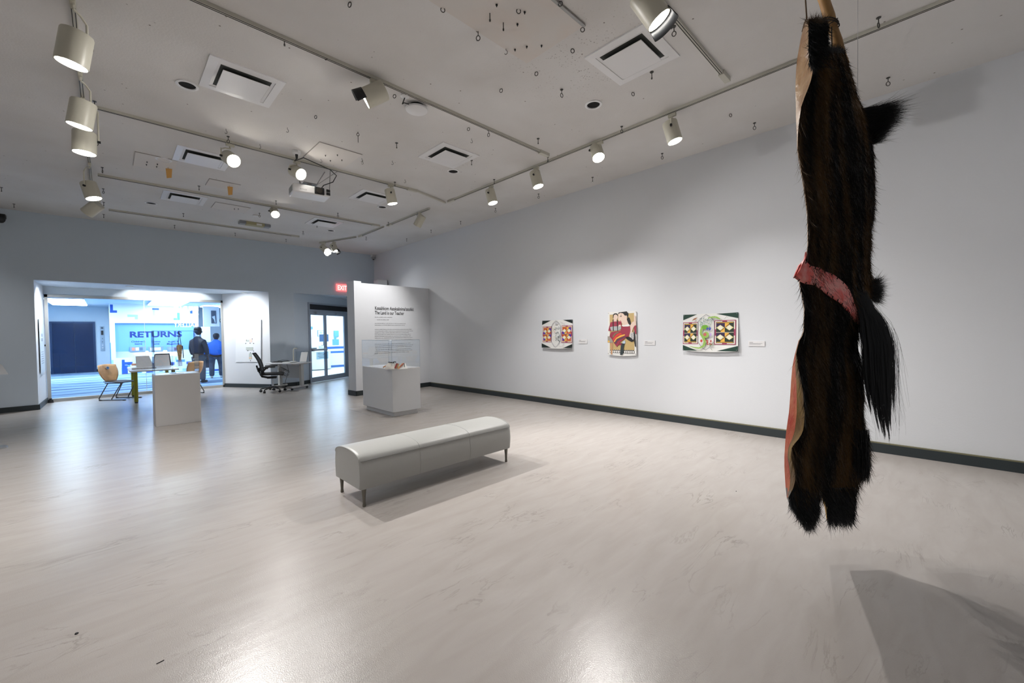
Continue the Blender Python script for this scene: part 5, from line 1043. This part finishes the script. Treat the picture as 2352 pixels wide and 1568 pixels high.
for (x, y, rz, lab) in ((*dkp(.22, .18), -.3, 'clear empty leaflet holder on the office desk'), (*dkp(.40, .13), -.9, 'leaflet holder with white sheets at the right of the office desk')):
    t = thing('leaflet_stand', lab, 'leaflet stand', (x, y, .746), rz)
    b = MB(); b.prism([(-.11, -.05, 0), (.11, -.05, 0), (.11, .04, .30), (-.11, .04, .30)], (0, .005, 0)); b.box(-.11, -.05, 0, .11, .09, .005); b.bar((-.11, -.04, .0), (-.11, .04, .30), .008, .008); b.bar((.11, -.04, .0), (.11, .04, .30), .008, .008); b.build('acrylic_panel', acry_e, t, world=False)
    if 'sheets' in lab: b = MB(); b.prism([(-.10, -.062, .01), (.10, -.062, .01), (.10, .024, .28), (-.10, .024, .28)], (0, .008, 0)); b.build('printed_sheet', paper, t, world=False)

oc = thing('office_chair', 'black mesh office chair on casters facing the white desk', 'office chair', (3.12, 12.38, 0), -.35)
meshm = mat('mesh_back', (.10, .12, .14), .7)
b = MB()
for k in range(5):
    a = 2*PI*k/5+.35; d_ = Vector((math.cos(a), math.sin(a), 0)); b.tube([Vector((0, 0, .13)), d_*.16+Vector((0, 0, .115)), d_*.29+Vector((0, 0, .085))], [.03, .022, .016], 8)
bs_ = b.build('star_base', black, oc, world=False, smooth=True)
for k in range(5):
    a = 2*PI*k/5+.35; c = Vector((math.cos(a)*.30, math.sin(a)*.30, .03)); s = Vector((-math.sin(a+.8), math.cos(a+.8), 0)); b = MB(); b.cyl(c-s*.028, c+s*.028, .03, n=14); b.cyl(c+Vector((0, 0, .02)), c+Vector((0, 0, .06)), .01, n=8); b.build('caster', black, bs_, world=False, smooth=True)
b = MB(); b.cyl((0, 0, .12), (0, 0, .30), .028); b.cyl((0, 0, .28), (0, 0, .38), .018); b.build('gas_column', chrome, oc, world=False, smooth=True)
b = MB(); b.box(-.12, -.09, .36, .10, .09, .41); b.tube([(-.08, 0, .38), (-.24, 0, .42), (-.28, 0, .50)], .03, 8); b.build('tilt_mechanism', black, oc, world=False, bevel=.01)
b = MB(); b.grid([[(-.24+.50*u, y*(.22+.03*math.sin(PI*u)), .44+.02*y*y-.03*max(0, u-.8)*5*.6+.01*(1-u)) for y in np.linspace(-1, 1, 9)] for u in np.linspace(0, 1, 9)]); o = b.build('seat', black, oc, world=False, smooth=True); o.modifiers.new('s', 'SOLIDIFY').thickness = .045
def bkp(u, v): # backrest surface, leaning back
    w_ = .17+.07*math.sin(PI*(.25+.6*v)); return Vector((-.27-.17*v-.05*math.sin(PI*v)*0+.04*(u*u)+.05*math.sin(PI*v), u*w_, .50+.54*v))
b = MB(); b.grid([[bkp(u, v) for u in np.linspace(-1, 1, 11)] for v in np.linspace(0, 1, 11)]); o = b.build('mesh_backrest', meshm, oc, world=False, smooth=True); o.modifiers.new('s', 'SOLIDIFY').thickness = .004
loop = [bkp(u, 0) for u in np.linspace(-1, 1, 7)]+[bkp(1, v) for v in np.linspace(.1, .95, 8)]+[bkp(u, 1) for u in np.linspace(1, -1, 7)]+[bkp(-1, v) for v in np.linspace(.95, .1, 8)]
b = MB(); b.tube(loop, .017, 8, closed=True); b.build('back_frame', black, oc, world=False, smooth=True)
b = MB(); b.box(-.32, -.17, .56, -.28, .17, .66); b.tube([(-.28, 0, .50), (-.33, 0, .60), (-.36, 0, .72)], .022, 8); b.build('lumbar_support', black, oc, world=False, bevel=.012)
for s in (-1, 1):
    b = MB(); b.tube([(-.26, s*.16, .50), (-.22, s*.27, .56), (-.12, s*.28, .66)], .017, 8); b.tube([(-.16, s*.28, .60), (-.10, s*.28, .67)], .02, 8); ar = b.build('arm_support', black, oc, world=False, smooth=True)
    b = MB(); b.box(-.20, s*.28-.045, .665, .10, s*.28+.045, .695); b.build('arm_pad', black, ar, world=False, bevel=.014)

# ================================================================== HANGING HIDE
def fur_mat(name, c0, c1, pos=(.42, .7), sc=(7, 7, 1.3)):
    m = mat(name, c0, .55, spec=.25); N, Lk, b = nodes(m)
    tc = N.new('ShaderNodeTexCoord'); mp = N.new('ShaderNodeMapping'); mp.inputs['Scale'].default_value = sc; Lk.new(tc.outputs['Object'], mp.inputs[0])
    n = N.new('ShaderNodeTexNoise'); n.inputs['Scale'].default_value = 1.0; n.inputs['Detail'].default_value = 4; Lk.new(mp.outputs[0], n.inputs['Vector'])
    r = N.new('ShaderNodeValToRGB'); e = r.color_ramp.elements; e[0].position = pos[0]; e[0].color = (*c0, 1); e[1].position = pos[1]; e[1].color = (*c1, 1); Lk.new(n.outputs['Fac'], r.inputs[0]); Lk.new(r.outputs[0], b.inputs['Base Color'])
    return m
fur = fur_mat('brown_black_fur', (.006, .005, .005), (.17, .09, .03), (.45, .72)); furk = mat('black_hair', (.008, .009, .011), .45, spec=.3)
furb = fur_mat('dark_brown_fur', (.02, .013, .009), (.10, .06, .03), (.4, .65), (14, 14, 6))
tanskin = mat('raw_skin_tan', (.22, .105, .035), .32, bump=22, bs=1, var=(.36, .23, .12), vs=9)
redskin = mat('skin_red', (.30, .035, .018), .6, bump=26, bs=.8, var=(.36, .10, .045), vs=10); ochre = mat('skin_ochre', (.15, .085, .012), .6, bump=20, bs=.8, var=(.08, .04, .008), vs=8)
redband = mat('band_red', (.95, .11, .09), .4, bump=34, bs=.8, var=(1, .36, .32), vs=16); yelskin = mat('skin_yellow', (.75, .42, .03), .5)
# outline of the hide, top to bottom: row, left edge, hem between skin and hair, right edge
OUT = [(112, 1835, 1857, 1938), (134, 1831, 1867, 1944), (156, 1829, 1868, 1951), (180, 1827.5, 1864, 1958), (201, 1827, 1857, 1963), (223, 1827.5, 1848, 1970), (246, 1828, 1840, 1982), (268, 1828, 1837, 1988), (290, 1829, 1834, 1995), (312, 1830, 1832.5, 2000),
       (335, 1830, 1832, 2004), (357, 1832.5, 1834, 2006), (400, 1840, 1842, 2007), (450, 1848, 1850, 2008), (480, 1851.5, 1853, 2008), (500, 1853.5, 1855, 2005), (520, 1854, 1855.5, 2000), (560, 1854.5, 1856, 2000), (590, 1851, 1853, 1998), (620, 1840, 1842, 1999), (650, 1834, 1836, 2003), (680, 1841, 1843, 2004),
       (710, 1846, 1848, 1996), (735, 1845.5, 1847, 1985), (765, 1844, 1846, 1972), (782, 1834, 1836, 1970), (805, 1828, 1830, 1972), (812, 1826, 1829, 1973), (840, 1820, 1833, 1981), (875, 1817, 1841, 1984), (909, 1815, 1845, 1985), (947, 1812, 1848, 1984), (970, 1808.6, 1847, 1984), (992, 1805.7, 1844, 1986),
       (1010, 1804, 1833, 1991), (1025, 1803, 1819, 1995), (1048, 1801.5, 1815.6, 1997), (1070, 1801.5, 1822.7, 1995), (1090, 1802.5, 1826.6, 1985), (1105, 1803.5, 1826, 1972), (1120, 1804.5, 1822, 1967), (1142, 1807, 1811, 1965)]
oy = [o[0] for o in OUT]; OL = [o[1] for o in OUT]; OE = [o[2] for o in OUT]; OR = [o[3] for o in OUT]
def at(y): return np.interp(y, oy, OL), np.interp(y, oy, OE), np.interp(y, oy, OR)
DE, DL, DR, DB = 2.06, 2.26, 2.66, 2.80     # distance of the near hem, left edge, right edge and back fold
def dfront(s, y): return DE+(DR-DE)*s**1.35+.05*math.sin(s*11+y*.006)*s*(1-s)*2
def front(s, y): L, E_, R_ = at(y); return dep(E_+(R_-E_)*s, y, dfront(s, y))
base = dep(1880, 1200, 2.4); hd = thing('hanging_hide', 'long dark furry animal hide hanging from a pole at the right', 'animal hide', (base.x, base.y, base.z))
ys = list(np.arange(112, 1143, 10.3)); NF = 22
def hull(rows_y, Lf, Ef, Rf, nm):
    rows = []
    for y in rows_y:
        L, E_, R_ = Lf(y), Ef(y), Rf(y)
        r = [dep(L+(E_-L)*k/4, y, DL+(DE-DL)*k/4+.012*math.sin(y*.03+k)) for k in range(4)]
        r += [dep(E_+(R_-E_)*k/NF, y, dfront(k/NF, y)) for k in range(NF+1)]
        r += [dep(R_-(R_-L-4)*k/4-2, y, DB) for k in range(1, 4)]
        rows.append(r)
    return rows
f3 = lambda i: (lambda y: at(y)[i])
rows = hull(ys, f3(0), f3(1), f3(2), 'main')
n = len(rows[0]); b = MB(); b.grid([r[4:]+[r[0]] for r in rows]); b.poly(rows[0]); b.poly(rows[-1][::-1]); b.build('hair_side', fur, hd, smooth=True)
b = MB(); up_ = [r[:5] for r, y in zip(rows, ys) if y < 790]; b.grid(up_); b.build('skin_side', tanskin, hd, smooth=True, label='bare tan skin side of the hide')
b = MB(); lo = [r[:5] for r, y in zip(rows, ys) if y >= 780]; b.mi = 0
lo_r = [[Vector(q) for q in r[:4]] for r in lo]; b.mi = 0; b.grid([r[:3] for r in lo_r]); b.mi = 1; b.grid([r[2:5] for r in lo]); b.build('painted_skin_side', [redskin, ochre], hd, smooth=True, label='red and ochre painted lower skin side')
# upper neck strip left, and the two leg ends
def limb(rowspec, dl_, de_, dr_, nm, m_=fur, skm=None):
    R_ = []
    for (y, L, E_, Rr) in rowspec:
        r = [dep(L+(E_-L)*k/3, y, dl_+(de_-dl_)*k/3) for k in range(3)]+[dep(E_+(Rr-E_)*k/8, y, de_+(dr_-de_)*(k/8)**1.3-.03*math.sin(PI*k/8)) for k in range(9)]+[dep((L+Rr)/2, y, max(dl_, dr_)+.03)]
        R_.append(r)
    b = MB(); nn = len(R_[0]); b.mi = 0; b.grid([r[3:]+[r[0]] for r in R_]); b.mi = 1 if skm else 0; b.grid([r[:4] for r in R_]); b.mi = 0; b.poly(R_[0]); b.poly(R_[-1][::-1])
    b.build(nm, [m_, skm] if skm else m_, hd, smooth=True); return R_
neck = [(44, 1855, 1858, 1880), (50, 1851, 1857, 1894), (62, 1846, 1857, 1898), (78, 1841.5, 1857, 1899), (95, 1838, 1857, 1901), (112, 1835, 1857, 1902), (130, 1832, 1865, 1903)]
limb(neck, 2.22, DE, 2.25, 'neck_strip', furk, tanskin)
lleg = [(1120, 1804.5, 1822, 1886), (1142, 1807, 1811, 1881), (1155, 1812, 1814, 1881), (1170, 1822, 1824, 1879.5), (1182, 1831, 1833, 1876), (1192, 1839, 1841, 1869), (1201, 1850, 1852, 1862)]
limb(lleg, 2.26, DE, 2.3, 'leg_flap', furk)
rleg = [(1120, 1884, 1888, 1967), (1140, 1886, 1889, 1965.5), (1152, 1890, 1896, 1964.5), (1165, 1894, 1900, 1963), (1178, 1896, 1899, 1961), (1190, 1898, 1900, 1959), (1196, 1900, 1902, 1958)]
limb(rleg, 2.46, 2.3, 2.6, 'leg_flap', furk, yelskin)
# laced red band across the front
band = [((1853, 578), (1851, 584)), ((1852, 590), (1846, 597)), ((1850, 600), (1836, 610)), ((1853, 601), (1824, 637)), ((1862, 610), (1834, 645)), ((1874, 613), (1850, 652)), ((1884, 614.5), (1873, 655)), ((1895, 623), (1884, 662)), ((1912, 628), (1900, 675)), ((1924, 637), (1912, 684)), ((1938, 648), (1924, 691)), ((1949, 660), (1934, 699)), ((1957, 678), (1942, 710)), ((1962, 695), (1950, 719)), ((1970, 715), (1957, 731)), ((1977, 735), (1965, 742)), ((1980, 744), (1976, 746))]
def bd_(x, y):
    L, E_, R_ = at(y); s = max(0, min(1, (x-E_)/(R_-E_))); return dfront(s, y)-.035
b = MB(); rws = []
for (a, c) in band:
    r = []
    for k in range(9): u = k/8; x = a[0]+(c[0]-a[0])*u; y = a[1]+(c[1]-a[1])*u; r.append(dep(x, y, bd_(x, y)+rng.normal(0, .004)-.015*math.sin(PI*u)))
    rws.append(r)
b.grid(rws); o = b.build('red_band', redband, hd, smooth=True, label='red painted skin band laced across the fur'); o.modifiers.new('s', 'SOLIDIFY').thickness = .006
b = MB()
for i in range(3, len(rws)-1):
    for e in (0, 8):
        q = rws[i][e]*.9+rws[i][4]*.1; q = q+(Vector(CO)-q).normalized()*.006; d = (rws[i][4]-rws[i][e]).normalized()*.008; b.tube([q-d, q+d*.6], .0028, 5)
b.build('stitching', mat('stitch_dark', (.03, .012, .01), .6), hd)
# fur: tapered strands rooted on the hair side
def strands(nm, roots, dirs, lens_, width, m_, curl=.15, seg=3, bendv=None):
    roots = np.array(roots); dirs = np.array(dirs); dirs /= np.linalg.norm(dirs, axis=1)[:, None]; lens_ = np.array(lens_); N_ = len(roots)
    view = roots-CO; view /= np.linalg.norm(view, axis=1)[:, None]
    rnd = rng.normal(size=(N_, 3)); side = np.cross(dirs, view+.8*rnd); side /= np.linalg.norm(side, axis=1)[:, None]
    bend = rng.normal(size=(N_, 3))*curl; wv = width*rng.uniform(.6, 1.3, N_)
    V = np.zeros((N_, seg*2+1, 3))
    for k in range(seg):
        t_ = k/seg; p = roots+dirs*(lens_*t_)[:, None]+bend*(lens_*t_*t_)[:, None]; 
        if bendv is not None: p = p+bendv*(t_*t_)
        ww = (wv*(1-.6*t_))[:, None]/2; V[:, 2*k] = p-side*ww; V[:, 2*k+1] = p+side*ww
    V[:, -1] = roots+dirs*lens_[:, None]+bend*lens_[:, None]+(bendv if bendv is not None else 0)
    F = []
    base_i = (np.arange(N_)*(seg*2+1))
    quads = np.concatenate([np.stack([base_i+2*k, base_i+2*k+1, base_i+2*k+3, base_i+2*k+2], 1) for k in range(seg-1)]) if seg > 1 else np.zeros((0, 4), int)
    tris = np.stack([base_i+2*seg-2, base_i+2*seg-1, base_i+2*seg], 1)
    me = bpy.data.meshes.new(nm); inv = np.array(wmat(hd).inverted()); P = V.reshape(-1, 3)@inv[:3, :3].T+inv[:3, 3]
    me.from_pydata(P.tolist(), [], quads.tolist()+tris.tolist()); me.materials.append(m_); me.update()
    o = bpy.data.objects.new(nm, me); COL.objects.link(o); o.parent = hd; return o
def patch_fur(nm, count, f, srange, yrange, m_, length, out=.25, side=0, w=.0022, curl=.25):
    ro, di, le = [], [], []
    for _ in range(count):
        s = rng.uniform(*srange); y = rng.uniform(*yrange); p = f(s, y); q = f(min(s+.03, 1.0), y); q0 = f(max(s-.03, 0), y)
        tg = Vector(q)-Vector(q0); nr = tg.cross(Vector((0, 0, 1)))
        if nr.length < 1e-6: continue
        nr.normalize(); v = Vector(CO)-Vector(p)
        if nr.dot(v) < 0: nr = -nr
        d = Vector((0, 0, -1))+nr*out*rng.uniform(.2, 1.4)+tg.normalized()*side*rng.normal(0, .3); ro.append(tuple(p)); di.append(tuple(d)); le.append(length*rng.uniform(.5, 1.4))
    return strands(nm, ro, di, le, w, m_, curl)
patch_fur('fur', 30000, front, (.0, 1.0), (112, 1125), fur, .07, out=.22, side=.5)
# frizz standing out at the right edge and back
ro, di, le = [], [], []
rvec = Vector(CR)
for _ in range(4500):
    y = rng.uniform(118, 690) if rng.random() < .7 else rng.uniform(960, 1120); L, E_, R_ = at(y); p = dep(R_-rng.uniform(0, 5), y, DR+rng.uniform(-.03, .08)); ro.append(tuple(p)); di.append(tuple(rvec*rng.uniform(.1, .9)+Vector((0, 0, -1)))); le.append(rng.uniform(.015, .045) if y < 900 else rng.uniform(.02, .06))
strands('edge_fur', ro, di, le, .0018, furb, .3)
nf = lambda s, y: dep(1858+(1899-1858)*s, y, DE+(2.25-DE)*s**1.3-.03*math.sin(PI*s))
patch_fur('neck_fur', 5000, nf, (0, 1), (47, 150), furk, .04, out=.5, side=.6)
ro, di, le = [], [], []
for _ in range(900): s = rng.uniform(0, 1); ro.append(tuple(nf(s, 47+4*abs(s-.6)+rng.uniform(0, 14)))); di.append(tuple(Vector((0, 0, 1))*rng.uniform(.2, 1)+rvec*rng.normal(.1, .6))); le.append(rng.uniform(.02, .05))
strands('neck_crest', ro, di, le, .0016, furb, .3)
def legf(spec, de_, dr_):
    yy = [r[0] for r in spec]
    def f(s, y): E_ = np.interp(y, yy, [r[2] for r in spec]); Rr = np.interp(y, yy, [r[3] for r in spec]); return dep(E_+(Rr-E_)*s, y, de_+(dr_-de_)*s**1.3-.03*math.sin(PI*s))
    return f
patch_fur('leg_fur', 4200, legf(lleg, DE, 2.3), (0, 1), (1118, 1199), furk, .045, out=.3, side=.5)
patch_fur('leg_fur', 4200, legf(rleg, 2.3, 2.6), (0, 1), (1118, 1195), furk, .05, out=.3, side=.5)
# fringe at lower right, small tuft, mane tuft, tail
ro, di, le = [], [], []
for _ in range(3000): x = rng.uniform(1960, 1996); y = rng.uniform(985, 1075+(x-1960)*.3); ro.append(tuple(dep(x, y, rng.uniform(2.45, 2.66)))); di.append((rng.normal(.02, .08), rng.normal(0, .08), -1)); le.append(rng.uniform(.04, .10))
strands('lower_fringe', ro, di, le, .0022, furk, .12)
ro, di, le = [], [], []
for _ in range(2200): a = rng.uniform(-.5, 1.3); p = dep(2000+rng.uniform(0, 12), 645+rng.uniform(0, 45), 2.66+rng.uniform(-.03, .03)); ro.append(tuple(p)); di.append(tuple(rvec*math.cos(a)+Vector((0, 0, 1))*(math.sin(a)-.35))); le.append(rng.uniform(.02, .085))
strands('side_tuft', ro, di, le, .0018, furk, .25)
ro, di, le = [], [], []
for _ in range(6000):
    t_ = rng.uniform(0, 1); x = 1972+26*t_+rng.uniform(0, 10); y = 250+82*t_; p = dep(x, y, 2.70+rng.uniform(-.03, .05)); ro.append(tuple(p))
    tx, ty = (2085, 236) if rng.random() < .45 else (2068, 268)
    k = 1-.75*max(0, t_-.25); tgt = dep(x+(tx-x)*k+rng.normal(0, 9), y+(ty-y)*k*.75+rng.normal(0, 11), 2.66+rng.uniform(-.08, .08)); v = tgt-p; di.append(tuple(v)); le.append(v.length*rng.uniform(.45, 1.08))
for _ in range(900): s_ = rng.uniform(0, 1); ro.append(tuple(front(s_, 112+rng.uniform(0, 12)))); di.append(tuple(Vector((0, 0, 1))*rng.uniform(.1, 1)+rvec*rng.normal(.2, .7))); le.append(rng.uniform(.015, .045))
strands('mane_tuft', ro, di, le, .0019, furk, .10, seg=4)
TC = [(1978, 690), (2003, 730), (2015, 790), (2017, 850), (2020, 910), (2026, 960), (2032, 1002)]; TW = [22, 28, 33, 34, 32, 28, 22]
ty_ = [q[1] for q in TC]; tcx = [q[0] for q in TC]
def tl(u, y): return np.interp(y, ty_, tcx)+u*np.interp(y, ty_, TW)
TN = 1700; seg = 9; VV = []; FF = []
locks = [(u_, rng.uniform(-.15, .25), 996-60*abs(u_-.15)+rng.normal(0, 16)) for u_ in np.linspace(-.95, 1.0, 17)]
for i in range(TN):
    stray = i % 14 == 0
    lk = locks[rng.integers(0, len(locks))]; u = lk[0]+rng.normal(0, .11); du = lk[1]*1.2; d0 = 2.50+rng.uniform(-.05, .07)
    y0 = rng.uniform(665, 790) if i % 3 else rng.uniform(790, 850); y1 = max(y0+70, min(lk[2]+rng.normal(0, 8), y0+rng.uniform(170, 380)))
    if stray: u = rng.uniform(-1.1, 1.5); du = rng.uniform(-.3, .8)
    ph = rng.uniform(0, 6); wob = rng.uniform(.4, 1.6)*(2.5 if stray else 1); o_ = len(VV); wd = rng.uniform(.0012, .0024)
    for k in range(seg):
        t_ = k/(seg-1); y = y0+(y1-y0)*t_; uu = lk[0]*.0+u+(lk[0]+du-u)*t_**3 if not stray else u+du*t_**2
        x = tl(uu*min(1, .55+.45*(y-665)/90), y)+wob*math.sin(ph+t_*5); p = dep(x, y, d0+.02*math.sin(ph+t_*3)); s_ = rvec*(wd/2*(1-.75*t_)); VV.append(tuple(p-s_)); VV.append(tuple(p+s_))
    FF += [(o_+2*k, o_+2*k+1, o_+2*k+3, o_+2*k+2) for k in range(seg-1)]
b = MB(); b.v = VV; b.f = FF; b.m = [0]*len(FF); b.build('tail', furk, hd)
b = MB(); b.tube([dep(1985, 690, 2.58), dep(1998, 740, 2.58), dep(2005, 790, 2.58), dep(2007, 820, 2.58), dep(2008, 850, 2.58)], [.035, .045, .035, .02, .005], 12); b.build('tail_core', furk, hd, smooth=True)
# wooden pole, cords, thread
bam = mat('pole_wood', (.42, .24, .09), .5, var=(.34, .18, .06), vs=7)
wp = thing('wooden_pole', 'tan wooden pole rising out of the hanging hide', 'pole', dep(1940, 150, 2.4))
pa, pc_ = dep(1880, -40, 2.62), dep(1940, 150, 2.74); b = MB(); pth = [pa+(pc_-pa)*k/10+Vector((0, 0, 0)) for k in range(11)]; b.tube(pth, [.032-.0006*k+.002*math.sin(k*2) for k in range(11)], 14); b.build('shaft', bam, wp, smooth=True)
kn = dep(1909, 52, 2.66); b = MB(); dv = (pc_-pa).normalized()
for k in range(3): c = kn+dv*(.008*k-.008); sd_ = dv.cross(rvec).normalized(); b.tube([c+(rvec*math.cos(a)+sd_*math.sin(a))*.036+dv*(.02*math.cos(a)*(1 if k != 1 else -1)) for a in np.linspace(0, 2*PI, 16, endpoint=False)], .004, 6, closed=True)
b.build('binding', mat('binding_dark', (.03, .02, .012), .7), wp)
b = MB(); b.tube([dep(1910, 62, 2.62), dep(1910, 80, 2.62), dep(1911, 112, 2.63)], .004, 6); b.build('loose_cord', mat('binding_dark', (.03, .02, .012), .7), wp)
top_c = dep(1849, -40, 2.3); 
b = MB(); b.tube([(top_c.x, top_c.y, H), tuple(dep(1849, -40, 2.11)), tuple(dep(1850, 0, 2.1)), tuple(dep(1853, 42, 2.08)), tuple(dep(1847, 55, 2.14)), tuple(dep(1842.5, 72, 2.3))], .0035, 6); b.build('suspension_cord', mat('cord_brown', (.12, .07, .035), .7), hd)
q = dep(1970, 222, 2.6); b = MB(); b.tube([(q.x, q.y, H), (q.x, q.y, q.z)], .0011, 5); tag(b.build('nylon_thread', mat('nylon', (.75, .77, .78), .2)), 'fine clear thread right of the wooden pole', 'thread')
b = MB(); b.tube([(pa.x, pa.y, pa.z), (pa.x-.02, pa.y, H)], .004, 6); b.build('suspension_cord', mat('cord_brown', (.12, .07, .035), .7), wp)
# small scraps on the floor
for (x, y, lab, s) in ((176, 1455, 'tiny dark crumb on the floor at lower left', .008), (1691, 1128, 'tiny dark speck on the floor right of the bench', .005)):
    q = pt(x, y, 2, 0); b = MB(); b.lathe([(s, 0), (s*.8, s*.6), (.0001, s)], 7, (q.x, q.y, 0)); tag(b.build('floor_crumb', black), lab, 'debris')
q = pt(359, 1524, 2, .002); q2 = pt(377, 1515, 2, .002); b = MB(); b.tube([q, (q+q2)/2+Vector((.004, 0, 0)), q2], .0018, 5); tag(b.build('thread_scrap', dark), 'short dark thread scrap on the floor at the bottom left', 'debris')
